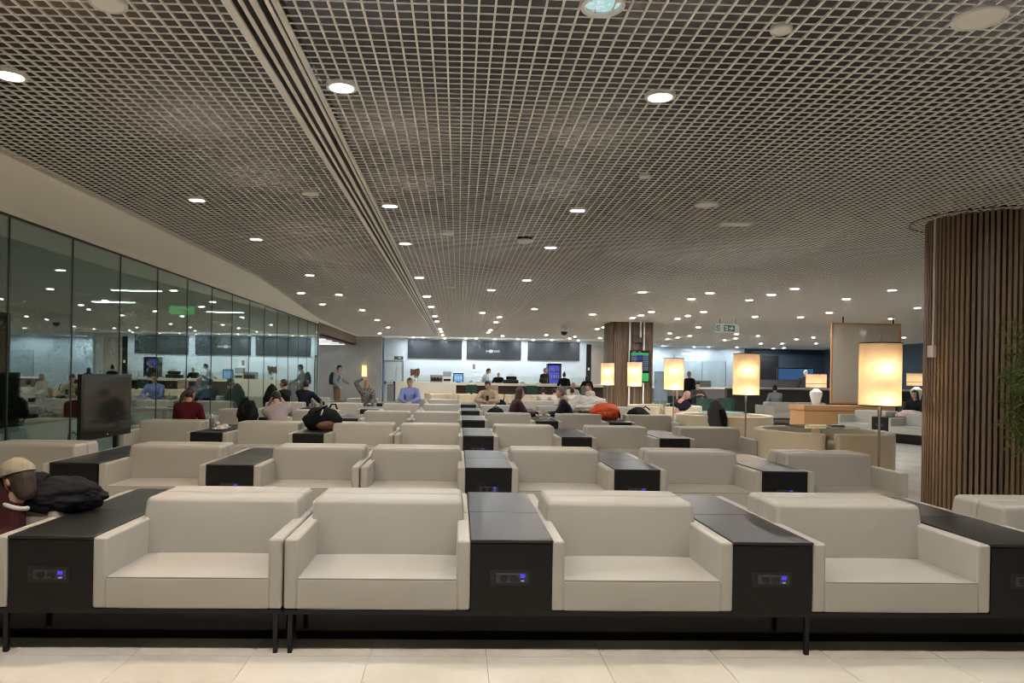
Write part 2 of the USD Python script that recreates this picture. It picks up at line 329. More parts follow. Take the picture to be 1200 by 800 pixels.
# ------------------------------------------------------------------ ceiling fittings
GLOW = {'w': emit('downlight_warm', (1.0, 0.87, 0.72), LAMP_W), 'n': emit('downlight_neutral', (1.0, 0.95, 0.89), LAMP_N), 'c': emit('downlight_cool', (0.80, 0.89, 1.0), LAMP_C), 'o': emit('downlight_amber', (1.0, 0.66, 0.42), LAMP_W * 1.9), 'k': emit('washer_cool', (0.78, 0.89, 1.0), LAMP_C * 1.1)}
def make_light(t, key):
    r = 0.078 if key != 'b' else 0.085
    obj('ring', lathe([(r, 0.02), (r, -0.006), (r + 0.022, -0.006), (r + 0.024, 0.0), (r + 0.024, 0.02)], 28), WHITE, t)
    obj('lens', cyl(r, 0.0, 0.015, 28), GLOW[key], t, smooth=30)
downlight = Once(make_light)
LIGHTS = {-2.92: [(2.95, 'n'), (4.86, 'o'), (8.27, 'w'), (10.65, 'w'), (14.48, 'w'), (18.0, 'n'), (22.3, 'n'), (26.45, 'n'), (30.5, 'n')], -3.8: [(17.82, 'w'), (20.63, 'w'), (35.6, 'n')],
    -0.80: [(2.95, 'n'), (4.9, 'c'), (8.34, 'w'), (10.74, 'w'), (14.53, 'n'), (18.04, 'n'), (20.78, 'n'), (24.14, 'n'), (26.48, 'n'), (30.98, 'n'), (33.18, 'n'), (36.17, 'n')], -1.86: [(2.95, 'n')], 0.26: [(2.95, 'n')], 2.68: [(2.95, 'n')], 0.70: [(16.41, 'c'), (22.46, 'n')],
    1.32: [(2.95, 'n'), (4.91, 'w'), (8.34, 'w'), (10.8, 'n'), (14.59, 'n'), (24.17, 'n'), (26.58, 'n'), (30.94, 'n'), (33.17, 'n')], 2.12: [(20.89, 'n'), (36.06, 'n')], 4.04: [(2.95, 'n'), (5.0, 'n'), (16.25, 'c'), (22.33, 'n'), (34.08, 'n')],
    5.52: [(16.16, 'n'), (17.45, 'n'), (21.08, 'n'), (22.31, 'n'), (23.4, 'c'), (28.06, 'n'), (29.4, 'n'), (35.1, 'n'), (36.79, 'n')], 6.93: [(5.0, 'n'), (15.09, 'n'), (16.24, 'n'), (17.48, 'c'), (20.78, 'n'), (22.21, 'n'), (23.29, 'n'), (34.27, 'n'), (36.1, 'n')],
    8.93: [(6.0, 'n'), (10.5, 'n'), (15.0, 'c'), (16.8, 'c'), (22.07, 'c'), (27.34, 'n'), (31.07, 'n')], 10.3: [(20.29, 'n'), (22.01, 'n'), (32.7, 'n'), (34.48, 'n'), (36.29, 'n')],
    11.7: [(8.0, 'n'), (18.53, 'c'), (30.84, 'n')], 13.0: [(12.5, 'n'), (21.85, 'n'), (31.77, 'n'), (34.38, 'n'), (35.82, 'n')], 15.7: [(15.0, 'n'), (24.0, 'c'), (30.61, 'n'), (32.29, 'n'), (33.92, 'n')], 16.2: [(39.18, 'n')], 17.2: [(20.0, 'n'), (38.84, 'c')], 18.4: [(37.53, 'n')], 19.3: [(28.0, 'c'), (31.5, 'c'), (43.3, 'c'), (44.8, 'n')]}
COLN = 'first second third fourth fifth sixth seventh eighth ninth tenth eleventh twelfth thirteenth fourteenth fifteenth sixteenth seventeenth eighteenth nineteenth twentieth twentyfirst twentysecond'.split()
for ci, (lx, col) in enumerate(sorted(LIGHTS.items())):
    for k, (ly, key) in enumerate(col):
        tone = {'w': 'warm', 'n': 'white', 'c': 'cool white', 'o': 'amber'}[key]
        downlight('downlight', f'{tone} round downlight, {ORD[k]} from front in the {COLN[ci]} ceiling line from glass', 'ceiling light', (lx, ly, CZ - 0.004), group='round ceiling downlights', key=key)
# large lit lamp overhead with a patterned lens
bl = thing('large_downlight', 'large pale green glass downlight at the top edge of the ceiling', 'ceiling light', (0.70, 3.72, CZ - 0.004))
obj('ring', lathe([(0.088, 0.03), (0.092, -0.008), (0.112, -0.008), (0.116, 0.0), (0.116, 0.03)], 36), WHITE, bl)
obj('lens', lathe([(0, -0.001), (0.05, 0.002), (0.09, 0.012), (0.09, 0.02), (0, 0.02)], 36), usdkit.material(stage, '/World/Looks/large_lens', {'t': ('texture_coordinate', {}), 'v': ('voronoi_texture', {'scale': 40.0}), 'r': ('rgb_ramp', {'ramp': [(0, (0.9, 1, 0.98)), (0.6, (0.45, 0.72, 0.70))]}), 'e': ('emission', {'strength': 0.32})},
    [('t.object', 'v.vector'), ('v.distance', 'r.fac'), ('r.color', 'e.color')], surface='e.emission'), bl)
# wall washers along the far wall
for k, xx in enumerate((-2.4, -1.9, -0.75, 0.35, 0.9, 1.9, 3.1, 3.9, 4.9, 6.3)):
    downlight('wall_washer', f'cool white downlight washing the far counter wall, {ORD[k]} from the grey door', 'ceiling light', (xx, 38.9, CZ - 0.014), group='lights along the far counter wall', key='k')
for k, xx in enumerate((10.6, 11.4, 12.3, 14.2, 15.1, 16.8)):
    downlight('wall_washer', f'cool white downlight washing the pale wall beyond the slat column, {ORD[k]} from it', 'ceiling light', (xx, 44.2, CZ - 0.004), group='lights along the pale wall', key='k')
def make_disc(t, key):
    r = key
    obj('rim', lathe([(r * 0.86, -0.004), (r * 0.9, -0.014), (r, -0.010), (r + 0.004, 0.0), (r, 0.02), (0, 0.02)], 36), WHITE, t)
    obj('grille', lathe([(0, -0.006), (r * 0.86, -0.005), (r * 0.86, 0.004), (0, 0.004)], 36), GRID, t)
disc = Once(make_disc)
disc('ceiling_speaker', 'large round white speaker flush in the grid at the upper right', 'speaker', (2.65, 3.72, CZ - 0.006), key=0.125)
for lab, xx, yy, r in (('small round white cover in the grid beside the large speaker', 1.70, 3.91, 0.055), ('round white cover in the grid at the upper left', -1.83, 3.86, 0.09),
        ('round white speaker beside the slot diffuser', -1.59, 7.83, 0.09), ('round white speaker over the right-hand armchairs', 2.65, 7.91, 0.125),
        ('small unlit cover in the grid over the second row', 1.71, 6.86, 0.05), ('small unlit cover in the grid beyond the smoke detector', 2.56, 14.8, 0.07), ('small unlit cover between the glass wall and the diffuser', -2.5, 16.38, 0.07),
        ('small unlit cover farther along the glass wall', -2.46, 19.19, 0.07), ('small unlit cover in the grid before the slat column', 4.04, 19.28, 0.08), ('small unlit cover near the exit sign', 7.48, 18.81, 0.09)):
    disc('ceiling_cover', lab, 'ceiling fitting', (xx, yy, CZ - 0.006), key=r)
sm = thing('smoke_detector', 'white dome smoke detector under a dark base in the ceiling grid', 'smoke detector', (0.88, 10.13, CZ))
obj('base', cyl(0.10, -0.02, 0.02, 28), HOLE, sm); obj('dome', lathe([(0, -0.075), (0.06, -0.07), (0.10, -0.05), (0.11, -0.03), (0.10, -0.02), (0, -0.02)], 28), WHITE, sm)
for lab, yy in (('small white box unit hanging on the grid in the middle of the ceiling', 9.71), ('small white box unit on the grid beyond the nearer one', 15.69)):
    b = thing('ceiling_unit', lab, 'ceiling fitting', (-0.17, yy, CZ)); obj('case', rbox(-0.075, 0.075, -0.09, 0.09, -0.05, 0.0, 0.012), WHITE, b); obj('label_plate', bx(-0.05, 0.05, -0.095, -0.09, -0.035, -0.015), GRID, b)
ap = thing('access_panel', 'flat white rectangular panel set in the grid over the second row', 'ceiling fitting', (3.34, 8.88, CZ)); obj('panel', rbox(-0.18, 0.18, -0.09, 0.09, -0.012, 0.01, 0.005), WHITE, ap); obj('clip', bx(-0.03, 0.03, -0.1, -0.09, -0.008, 0.005), GRID, ap)
dc = thing('dome_camera', 'dark dome security camera hanging from the ceiling before the counter', 'camera', (3.85, 27.0, CZ))
obj('stem', cyl(0.05, -0.14, 0.0, 16), WHITE, dc); obj('housing', lathe([(0, -0.14), (0.12, -0.14), (0.14, -0.2), (0.14, -0.27), (0, -0.27)], 24), WHITE, dc); obj('dome', lathe([(0, -0.41), (0.07, -0.39), (0.115, -0.33), (0.125, -0.27), (0, -0.27)], 24), HOLE, dc)
# exit sign
SIGN_W = emit('sign_white', (0.72, 0.78, 0.66), 0.13); SIGN_G = mat('sign_green', (0.015, 0.05, 0.03), 0.5)
ex = thing('exit_sign', 'hanging exit sign with a white arrow on dark green', 'sign', (8.45, 23.0, 3.0))
obj('plate', bx(-0.40, 0.36, 0, 0.02, -0.02, 0.26), SIGN_W, ex, smooth=False)
for xx in (-0.25, 0.25): obj('rod', cyl(0.008, 0.26, CZ - 3.0, 8, xx, 0.01), STEEL, ex)
obj('arrow_field', bx(0.0, 0.22, -0.004, 0, 0.02, 0.22), SIGN_G, ex, smooth=False)
obj('arrow', T(RX(extr(Polygon([(0.03, 0.105), (0.11, 0.105), (0.11, 0.07), (0.19, 0.12), (0.11, 0.17), (0.11, 0.135), (0.03, 0.135)]), 0, 0.004), 90), 0, -0.004, 0), SIGN_W, ex, smooth=False)
obj('lettering', T(RX(meshkit.text_mesh('S', 0.17, 0.004, True), 90), -0.39, 0.0, 0.04), SIGN_G, ex, smooth=False)
obj('lettering', T(RX(meshkit.text_mesh('E', 0.17, 0.004, True), 90), -0.14, 0.0, 0.04), SIGN_G, ex, smooth=False)

# ------------------------------------------------------------------ seating rows
def make_armchair(t, key):
    lm = LEATHER
    obj('seat', rbox(-0.445, 0.445, -0.004, 0.66, 0.245, 0.418, 0.016, mid=7, puff=(0, 0.006, 0.012)), lm, t, smooth=True)
    bk = rbox(-0.478, 0.478, 0.53, 0.823, 0.30, 0.755, 0.032, mid=7, puff=(0.004, 0.010, 0.004))
    v = bk.vertices; front = np.clip((0.68 - v[:, 1]) / 0.15, 0, 1); v[:, 1] += front * 0.05 * np.clip((v[:, 2] - 0.40) / 0.36, 0, 1)
    v[:, 0] *= 1 - 0.025 * np.clip((v[:, 2] - 0.60) / 0.14, 0, 1)
    obj('backrest', bk, lm, t, smooth=True)
    for s in (-1, 1):
        a = rbox(-0.038, 0.038, 0.0, 0.815, 0.245, 0.632, 0.016, mid=6, puff=(0.004, 0.003, 0))
        v = a.vertices; v[:, 0] = s * 0.474 + v[:, 0]
        obj('armrest', a, lm, t, smooth=True)
    obj('base', bx(-0.50, 0.50, 0.03, 0.80, 0.24, 0.27), BLACK, t, smooth=False)
    for (y, z, w) in ((0.0005, 0.4135, 0.436), (0.583, 0.722, 0.452)):
        obj('seam', tube([(-w, y, z), (0, y - 0.002, z + 0.0008), (w, y, z)], 0.0034, 6), SEAM, t)
def make_table(t, key):
    w = 0.226
    obj('body', rbox(-w, w, 0.0, 0.815, 0.241, 0.618, 0.003, mid=2, seg=1), BLACK, t)
    obj('tabletop', rbox(-w - 0.002, w + 0.002, -0.006, 0.817, 0.621, 0.638, 0.004, mid=2, seg=2), BLACK_TOP, t)
    p = obj('socket_panel', rbox(-0.088, 0.088, -0.010, 0.0, 0.402, 0.454, 0.006, mid=2), SOCKET, t)
    obj('recess', bx(-0.12, 0.105, -0.003, 0.001, 0.385, 0.472), HOLE, t, smooth=False)
    for xx in (-0.046, 0.012):
        s = obj('socket', RX(lathe([(0.0, 0.001), (0.016, 0.001), (0.018, 0.004), (0.022, 0.0045), (0.022, -0.001), (0, -0.001)], 20), 90), HOLE, p)
        UsdGeom.Xformable(s).AddTranslateOp().Set(Gf.Vec3d(xx, -0.010, 0.428))
    obj('usb_port', bx(0.045, 0.072, -0.013, -0.009, 0.430, 0.449), BLUE_LED, p, smooth=False)
    obj('usb_port', bx(0.050, 0.068, -0.013, -0.009, 0.411, 0.418), WHITE_LED, p, smooth=False)
    obj('marker', bx(-0.115, -0.100, -0.005, -0.002, 0.426, 0.430), WHITE_LED if False else SOCKET, t, smooth=False)
armchair, side_table = Once(make_armchair), Once(make_table)
ROWS = [4.085, 7.23, 10.96, 14.67, 18.38, 22.09]
CH = [-4.43, -2.940, -1.463, -0.428, 1.044, 2.517, 3.995]      # chair centres
TB = [-3.687, -2.198, 0.3136, 1.7785, 3.255]                     # table centres
RN = 'front second third fourth fifth sixth'.split()
def chair_place(i):
    return ['at the glass wall end', 'second from the glass wall', 'third from the glass wall', 'fourth from the glass wall',
            'third from the open end', 'second from the open end', 'at the open end'][i]
def table_place(i):
    return ['nearest the glass wall', 'second from the glass wall', 'in the centre', 'second from the open end', 'nearest the open end'][i]
GAP = 1.64
for r, y in enumerate(ROWS):
    for i, xx in enumerate(CH):
        if r == 0 and i == 0: continue
        armchair('armchair', f'beige armchair facing front in the {RN[r]} row, {chair_place(i)}', 'armchair', (xx, y, 0), 0, group='beige armchairs in back-to-back rows')
        armchair('armchair', f'beige armchair facing away, back-to-back in the {RN[r]} row, {chair_place(i)}', 'armchair', (xx, y + GAP, 0), 180, group='beige armchairs in back-to-back rows')
    for i, xx in enumerate(TB):
        side_table('side_table', f'black box side table facing front in the {RN[r]} row, {table_place(i)}', 'side table', (xx, y, 0), 0, group='black side tables between the armchairs')
        side_table('side_table', f'black box side table facing away in the {RN[r]} row, {table_place(i)}', 'side table', (xx, y + GAP, 0), 180, group='black side tables between the armchairs')
def make_frame(t, key):
    x0, x1, legs = key
    for yy in (0.012, GAP - 0.037):
        obj('rail', bx(x0, x1, yy, yy + 0.025, 0.215, 0.24), STEEL, t, smooth=False)
    for xx in (x0, x1 - 0.025): obj('rail', bx(xx, xx + 0.025, 0.037, GAP - 0.037, 0.215, 0.24), STEEL, t, smooth=False)
    for xx in legs:
        for yy in (0.012, GAP - 0.037):
            obj('leg', rbox(xx - 0.013, xx + 0.013, yy, yy + 0.026, 0.0, 0.222, 0.003, mid=2, seg=1), STEEL, t)
    obj('plinth', bx(x0 + 0.02, x1 - 0.02, 0.235, GAP - 0.235, 0.0, 0.239), PLINTH, t, smooth=False)
bench_frame = Once(make_frame)
for r, y in enumerate(ROWS):
    xa = -4.95 if r else -3.92
    bench_frame('bench_frame', f'black steel base under the {RN[r]} row of armchairs, glass wall half', 'bench frame', (0, y, 0), key=(xa, -0.955, (xa + 0.02, -2.44, -0.985)))
    bench_frame('bench_frame', f'black steel base under the {RN[r]} row of armchairs, open end half', 'bench frame', (0, y, 0), key=(-0.935, 4.50, (-0.905, 1.985, 4.475)))

#@@MORE@@
# ------------------------------------------------------------------ standing screen by the glass
SCREEN = mat('screen_off', (0.020, 0.021, 0.019), 0.10); FRAME_B = mat('screen_bezel', (0.008, 0.008, 0.008), 0.25)
tv = thing('television', 'black flat television on a floor stand beside the glass wall', 'television', (-4.52, 9.02, 0))
obj('housing', rbox(-0.05, 0.0, 0.0, 1.36, 0.66, 1.475, 0.008, mid=2), FRAME_B, tv)
obj('screen', bx(-0.01, 0.003, 0.05, 1.31, 0.735, 1.435), SCREEN, tv, smooth=False)
obj('badge', bx(0.0, 0.003, 0.665, 0.695, 0.695, 0.708), WHITE, tv, smooth=False)
obj('post', bx(-0.09, -0.04, 0.28, 0.34, 0.02, 0.80), FRAME_B, tv, smooth=False); obj('post', bx(-0.09, -0.04, 1.02, 1.08, 0.02, 0.80), FRAME_B, tv, smooth=False)
obj('foot', rbox(-0.28, 0.14, 0.2, 1.16, 0.0, 0.025, 0.008, mid=2), FRAME_B, tv)
obj('cable', tube([(-0.05, 0.06, 0.72), (-0.09, 0.0, 0.78), (-0.12, -0.05, 0.74), (-0.12, -0.06, 0.55), (-0.1, -0.02, 0.02)], 0.006, 6), FRAME_B, tv)

# ------------------------------------------------------------------ floor lamps
def make_floor_lamp(t, key):
    w, zb, zt = key
    r = w / 2
    s = obj('shade', lathe([(r, zb), (r, zt), (r - 0.004, zt), (r - 0.004, zb), (r, zb)], 48), SHADE, t)
    for z in (zb - 0.004, zt - 0.008): obj('rim', lathe([(r + 0.002, z), (r + 0.002, z + 0.014), (r - 0.006, z + 0.014), (r - 0.006, z), (r + 0.002, z)], 48), BROWN, s)
    obj('pole', cyl(0.014, 0.02, zt + 0.02, 14), CHROME, t); obj('finial', cyl(0.006, zt + 0.02, zt + 0.10, 8), CHROME, t)
    obj('socket_sleeve', cyl(0.024, zb - 0.12, zb + 0.02, 14), CHROME, t)
    obj('foot', lathe([(0, 0), (0.17, 0), (0.17, 0.012), (0.03, 0.022), (0, 0.022)], 32), CHROME, t)
    obj('spider', cat([bx(-r, r, -0.003, 0.003, zt - 0.03, zt - 0.024), bx(-0.003, 0.003, -r, r, zt - 0.03, zt - 0.024)]), CHROME, t, smooth=False)
    for dx, z in ((-0.03, zb + 0.45), (-0.02, zb + 0.05)):
        b = trimesh.creation.icosphere(2, 0.038); b.apply_translation((dx, -0.125, z)); obj('bulb', b, BULB, t)
floor_lamp = Once(make_floor_lamp)
for k, (x, y, w, lab) in enumerate(((5.05, 8.70, 0.46, 'tall floor lamp with a lit cream drum shade nearest the big slat column'), (5.22, 13.25, 0.46, 'floor lamp with a lit drum shade between the first two round seat groups'),
        (5.10, 17.35, 0.46, 'floor lamp with a lit drum shade by the hunched person in navy'), (5.35, 22.3, 0.44, 'floor lamp with a lit drum shade in front of the flight screen'), (4.95, 24.4, 0.43, 'floor lamp with a lit drum shade left of the far slat column'))):
    floor_lamp('floor_lamp', lab, 'floor lamp', (x, y, 0), key=(w, 1.25, 2.0))

# ------------------------------------------------------------------ round seat groups with glass tables
def sector(r0, r1, a0, a1, n=20):
    a = np.radians(np.linspace(a0, a1, n))
    return Polygon([(r1 * math.cos(v), r1 * math.sin(v)) for v in a] + [(r0 * math.cos(v), r0 * math.sin(v)) for v in a[::-1]])
def soft(poly, z0, z1, b=0.02):
    """Extruded outline with rounded top edge."""
    L = []
    for dz, ins in ((0, 0), (-b * 0.3, 0)): pass
    parts = [extr(poly.buffer(-b).buffer(0.0001), z1 - 0.002, z1)]
    prof = [(z0, 0.0), (z1 - b, 0.0)] + [(z1 - b + b * math.sin(t), b - b * math.cos(t)) for t in np.linspace(0.3, math.pi / 2, 4)]
    rings = []
    base = np.array(poly.exterior.coords)[:-1]
    c = base.mean(0)
    out, n = [], len(base)
    d1 = np.roll(base, -1, 0) - base; d0 = base - np.roll(base, 1, 0)
    nn = lambda d: np.stack([d[:, 1], -d[:, 0]], 1) / np.maximum(np.linalg.norm(d, axis=1, keepdims=True), 1e-9)
    nor = nn(d0) + nn(d1); nor /= np.maximum(np.linalg.norm(nor, axis=1, keepdims=True), 1e-9)
    sgn = 1 if poly.exterior.is_ccw else -1
    V = np.vstack([np.column_stack([base - sgn * nor * i, np.full(n, z)]) for z, i in prof])
    F = []
    for k in range(len(prof) - 1):
        for j in range(n):
            a, bb = k * n + j, k * n + (j + 1) % n
            F += [[a, bb, bb + n], [a, bb + n, a + n]]
    F = np.array(F)
    if sgn < 0: F = F[:, ::-1]
    top = trimesh.creation.triangulate_polygon(Polygon(V[-n:, :2]), engine='earcut')
    tm = trimesh.Trimesh(np.column_stack([top[0], np.full(len(top[0]), prof[-1][0])]), top[1], process=False)
    return cat([trimesh.Trimesh(V, F, process=False), tm])
def make_tub(t, key):
    a = 41
    obj('backrest', soft(sector(0.83, 0.97, -a, a, 24), 0.06, 0.80, 0.025), CREAM, t, smooth=40)
    for s in (-1, 1): obj('arm', soft(sector(0.42, 0.83, s * a - (7 if s > 0 else 0), s * a + (7 if s < 0 else 0), 6), 0.06, 0.68, 0.02), CREAM, t, smooth=40)
    obj('seat', soft(sector(0.44, 0.83, -a + 7.2, a - 7.2, 18), 0.10, 0.43, 0.03), CREAM, t, smooth=40)
    obj('plinth', extr(sector(0.50, 0.93, -a + 3, a - 3, 18), 0.0, 0.06), BLACK, t, smooth=False)
tub = Once(make_tub)
def make_glass_table(t, key):
    obj('tabletop', lathe([(0, 0.838), (0.515, 0.838), (0.52, 0.844), (0.515, 0.850), (0, 0.850)], 48), CLEAR, t)
    obj('pedestal', lathe([(0, 0), (0.24, 0), (0.24, 0.015), (0.035, 0.03), (0.03, 0.80), (0.12, 0.835), (0, 0.835)], 28), CHROME, t)
glass_table = Once(make_glass_table)
GRP = [(5.48, 10.95, 'nearest'), (5.52, 15.2, 'second'), (5.52, 19.6, 'third')]
for x, y, w in GRP:
    for a, pos in ((225, 'front left'), (315, 'front right'), (135, 'rear left'), (45, 'rear right')):
        tub('tub_chair', f'cream curved tub chair, {pos} of the {w} round seat group', 'tub chair', (x, y, 0), a - 20, group='cream tub chairs round glass tables')
    glass_table('round_table', f'round glass pedestal table inside the {w} ring of cream tub chairs', 'table', (x, y, 0), group='round glass tables')
pp = obj('paper', bx(-0.13, 0.13, -0.09, 0.09, 0, 0.012), WHITE, smooth=False, label='small stack of white papers on the nearest round glass table', cat='paper'); UsdGeom.Xformable(pp).AddTranslateOp().Set(Gf.Vec3d(5.42, 10.9, 0.851))
tr = thing('tray', 'dark tray on the nearest round glass table', 'tray', (5.72, 11.0, 0.851)); obj('base', rbox(-0.1, 0.1, -0.07, 0.07, 0, 0.02, 0.008, mid=2), STEEL, tr); obj('card', bx(-0.05, 0.05, -0.04, 0.04, 0.02, 0.024), GRID, tr, smooth=False)

# cream lounge chairs before the counter
def make_lounge(t, key):
    obj('seat', rbox(-0.36, 0.36, -0.30, 0.34, 0.16, 0.42, 0.04, puff=(0, 0, 0.015)), CREAM, t, smooth=True)
    a = np.radians(np.linspace(-20, 200, 22)); outer = [(0.42 * math.cos(v), 0.40 * math.sin(v)) for v in a]; inner = [(0.33 * math.cos(v), 0.31 * math.sin(v)) for v in a[::-1]]
    obj('backrest', soft(Polygon(outer + inner), 0.14, 0.82, 0.03), CREAM, t, smooth=40)
    for sx in (-0.3, 0.3):
        for sy in (-0.26, 0.28): obj('leg', cyl(0.016, 0, 0.18, 8, sx, sy), BROWN, t)
lounge = Once(make_lounge)
for k, (x, y, r) in enumerate(((-0.85, 27.9, 180), (0.05, 28.0, 180), (0.95, 28.1, 170), (1.85, 27.9, 190), (2.75, 28.0, 180), (3.65, 27.8, 180), (4.55, 28.1, 175))):
    lounge('lounge_chair', f'cream rounded lounge chair before the counter, {ORD[k]} from the white counter end', 'lounge chair', (x, y, 0), r, group='cream lounge chairs before the counter')
for k, (x, y, r) in enumerate(((-0.6, 26.4, 0), (0.4, 26.3, 0), (1.5, 26.4, 0), (3.0, 26.2, 0), (4.15, 26.9, 0))):
    lounge('lounge_chair', f'cream lounge chair behind the sixth row facing front, {ORD[k]} from the glass wall', 'lounge chair', (x, y, 0), r, group='cream lounge chairs behind the sixth row')

# ------------------------------------------------------------------ counter and the far wall
ct = thing('bar_counter', 'long cream service counter with dark wood front below the menu panels', 'counter', (0, 34, 0))
obj('end_block', rbox(-2.85, -0.10, 0.0, 0.75, 0.0, 1.15, 0.01, mid=2), CREAM_C, ct)
obj('worktop', rbox(-0.10, 7.1, 0.0, 0.75, 1.03, 1.15, 0.01, mid=2), CREAM_C, ct)
for k in range(9): obj('front_panel', bx(-0.09 + 0.798 * k, -0.10 + 0.798 * (k + 1), 0.30, 0.36, 0.10, 1.03), BROWN, ct, smooth=False)
obj('plinth', bx(-0.1, 7.0, 0.36, 0.7, 0.0, 1.03), HOLE, ct, smooth=False)
sg = thing('sneeze_guard', 'clear glass food screen standing along the cream counter', 'glass screen', (0, 34.55, 1.15))
for a, b in ((-1.9, -0.35), (-0.3, 1.3), (2.55, 4.2), (4.25, 5.9)):
    obj('pane', bx(a, b, -0.005, 0.005, 0.0, 0.30), CLEAR, sg, smooth=False); obj('shelf_pane', bx(a, b, -0.15, 0.15, 0.302, 0.312), CLEAR, sg, smooth=False)
    for q in (a + 0.02, b - 0.02): obj('post', cyl(0.012, 0, 0.30, 8, q, 0), CHROME, sg)
for k, (a, b) in enumerate(((-2.72, 0.17), (0.42, 3.33), (3.70, 6.50))):
    mp = thing('menu_panel', f'dark grey rectangular panel high on the counter wall, {("nearest the door", "middle one with the lit oval", "nearest the beige panel")[k]}', 'wall panel', (0, 39.54, 2.36))
    obj('board', rbox(a, b, 0, 0.055, 0, 0.98, 0.008, mid=2), WALL_D, mp)
    n = 3; w = (b - a) / n
    for j in range(1, n): obj('joint', bx(a + j * w - 0.006, a + j * w + 0.006, -0.002, 0.01, 0, 0.98), HOLE, mp, smooth=False)
    if k == 1:
        LOGO = emit('logo_white', (0.85, 0.95, 1.0), 0.3)
        ov = affinity.scale(Point(1.72, 0.43).buffer(0.11, 16), 1.25, 0.8); obj('lit_oval', T(RX(extr(ov, 0, 0.01), 90), 0, -0.002, 0), LOGO, mp, smooth=False)
        for xx in (1.50, 1.94, 2.04, 2.14): obj('lit_letter', T(RX(extr(Point(xx, 0.43).buffer(0.055, 10).difference(Point(xx, 0.43).buffer(0.03, 10)), 0, 0.01), 90), 0, -0.002, 0), LOGO, mp, smooth=False)
dr = thing('door_1', kind='structure', loc=(0, 39.55, 0))
obj('leaf', bx(-3.92, -3.32, 0, 0.05, 0, 2.15), DOOR_G, dr, smooth=False); obj('leaf', bx(-3.30, -3.02, 0, 0.05, 0, 2.15), DOOR_G, dr, smooth=False)
obj('frame', cat([bx(-3.98, -2.96, -0.01, 0.05, 2.15, 2.21), bx(-2.99, -2.93, -0.01, 0.05, 0, 2.21)]), ALU, dr, smooth=False)
for xx in (-3.9, -3.38): obj('panic_bar', T(RY(cyl(0.018, 0, 0.45, 8), 90), xx, -0.05, 1.02), ALU, dr)
for xx in (-3.9, -3.42): obj('handle', bx(xx - 0.03, xx + 0.05, -0.09, 0.0, 0.95, 1.10), HOLE, dr, smooth=False)
sgn = thing('exit_sign', 'small green exit sign above the grey door', 'sign', (-3.2, 39.57, 2.27)); obj('plate', bx(-0.24, 0.24, 0, 0.03, 0, 0.17), mat('exit_green', (0.03, 0.10, 0.05), 0.5), sgn, smooth=False); obj('arrow', T(RX(extr(Polygon([(-0.05, 0.07), (0.04, 0.07), (0.04, 0.03), (0.12, 0.085), (0.04, 0.14), (0.04, 0.10), (-0.05, 0.10)]), 0, 0.004), 90), 0, -0.001, 0), WHITE, sgn, smooth=False)
tb = thing('bin_cabinet', 'grey narrow cabinet at the door end of the cream counter', 'cabinet', (-3.1, 34.1, 0)); obj('body', rbox(-0.16, 0.16, 0, 0.5, 0.03, 1.02, 0.01, mid=2), GREY_U, tb); obj('door', bx(-0.13, 0.13, -0.012, 0, 0.06, 0.98), ALU, tb, smooth=False)
bp = thing('sliding_panel', 'tall beige sliding panel with a black edge right of the menu panels', 'panel', (0, 39.5, 0)); obj('panel', bx(7.12, 8.1, 0, 0.06, 0, 3.2), BEIGE_P, bp, smooth=False); obj('black_edge', bx(6.86, 7.11, 0, 0.08, 0, 3.25), HOLE, bp, smooth=False); obj('lock', bx(6.94, 7.04, -0.02, 0.0, 1.85, 2.0), WHITE, bp, smooth=False)
# counter-top equipment
def kit(name, label, c, loc): return thing(name, label, c, loc)
v = kit('flower_vase', 'vase of brown dried flowers at the door end of the counter', 'vase', (-1.98, 34.4, 1.15)); obj('vase', lathe([(0, 0), (0.06, 0), (0.09, 0.10), (0.05, 0.18), (0.06, 0.2), (0, 0.2)], 20), PORC, v)
st = [tube([(0, 0, 0.15), (0.12 * math.cos(a), 0.12 * math.sin(a), 0.32), (r * math.cos(a), r * math.sin(a), h)], 0.006, 5) for a, r, h in [(k * 1.1, 0.10 + 0.035 * (k % 5), 0.42 + 0.05 * (k % 4)) for k in range(14)]]
obj('stems', cat(st), BARK, v)
bl_ = []
for k in range(14):
    for q in range(3):
        s = trimesh.creation.icosphere(1, 0.045 + 0.012 * ((k + q) % 3)); a, r, h = k * 1.1 + 0.2 * q, 0.10 + 0.035 * (k % 5), 0.42 + 0.05 * (k % 4) - 0.05 * q; bl_.append(T(s, r * math.cos(a), r * math.sin(a), h))
obj('blossoms', cat(bl_), mat('dried_flowers', (0.16, 0.075, 0.045), 0.8, var=(0.28, 0.16, 0.10), vscale=12), v)
cm = kit('coffee_machine', 'chrome coffee machine with black cup bay on the counter', 'coffee machine', (-1.02, 34.45, 1.15)); obj('body', rbox(-0.28, 0.28, -0.2, 0.2, 0.0, 0.34, 0.02), CHROME, cm); obj('bay', bx(-0.24, 0.24, -0.21, -0.19, 0.05, 0.22), HOLE, cm, smooth=False)
for xx in (-0.15, 0.0, 0.15): obj('spout', cyl(0.02, 0.14, 0.24, 8, xx, -0.22), CHROME, cm)
jd = kit('juice_dispenser', 'white dispenser with a clear bluish tank beside the monitor', 'dispenser', (-0.52, 34.45, 1.15)); obj('body', rbox(-0.2, 0.2, -0.18, 0.18, 0, 0.28, 0.02), WHITE, jd); obj('tank', rbox(-0.2, 0.2, -0.16, 0.16, 0.285, 0.52, 0.04), PALEB, jd); obj('tray', bx(-0.16, 0.16, -0.2, -0.18, 0.06, 0.16), HOLE, jd, smooth=False)
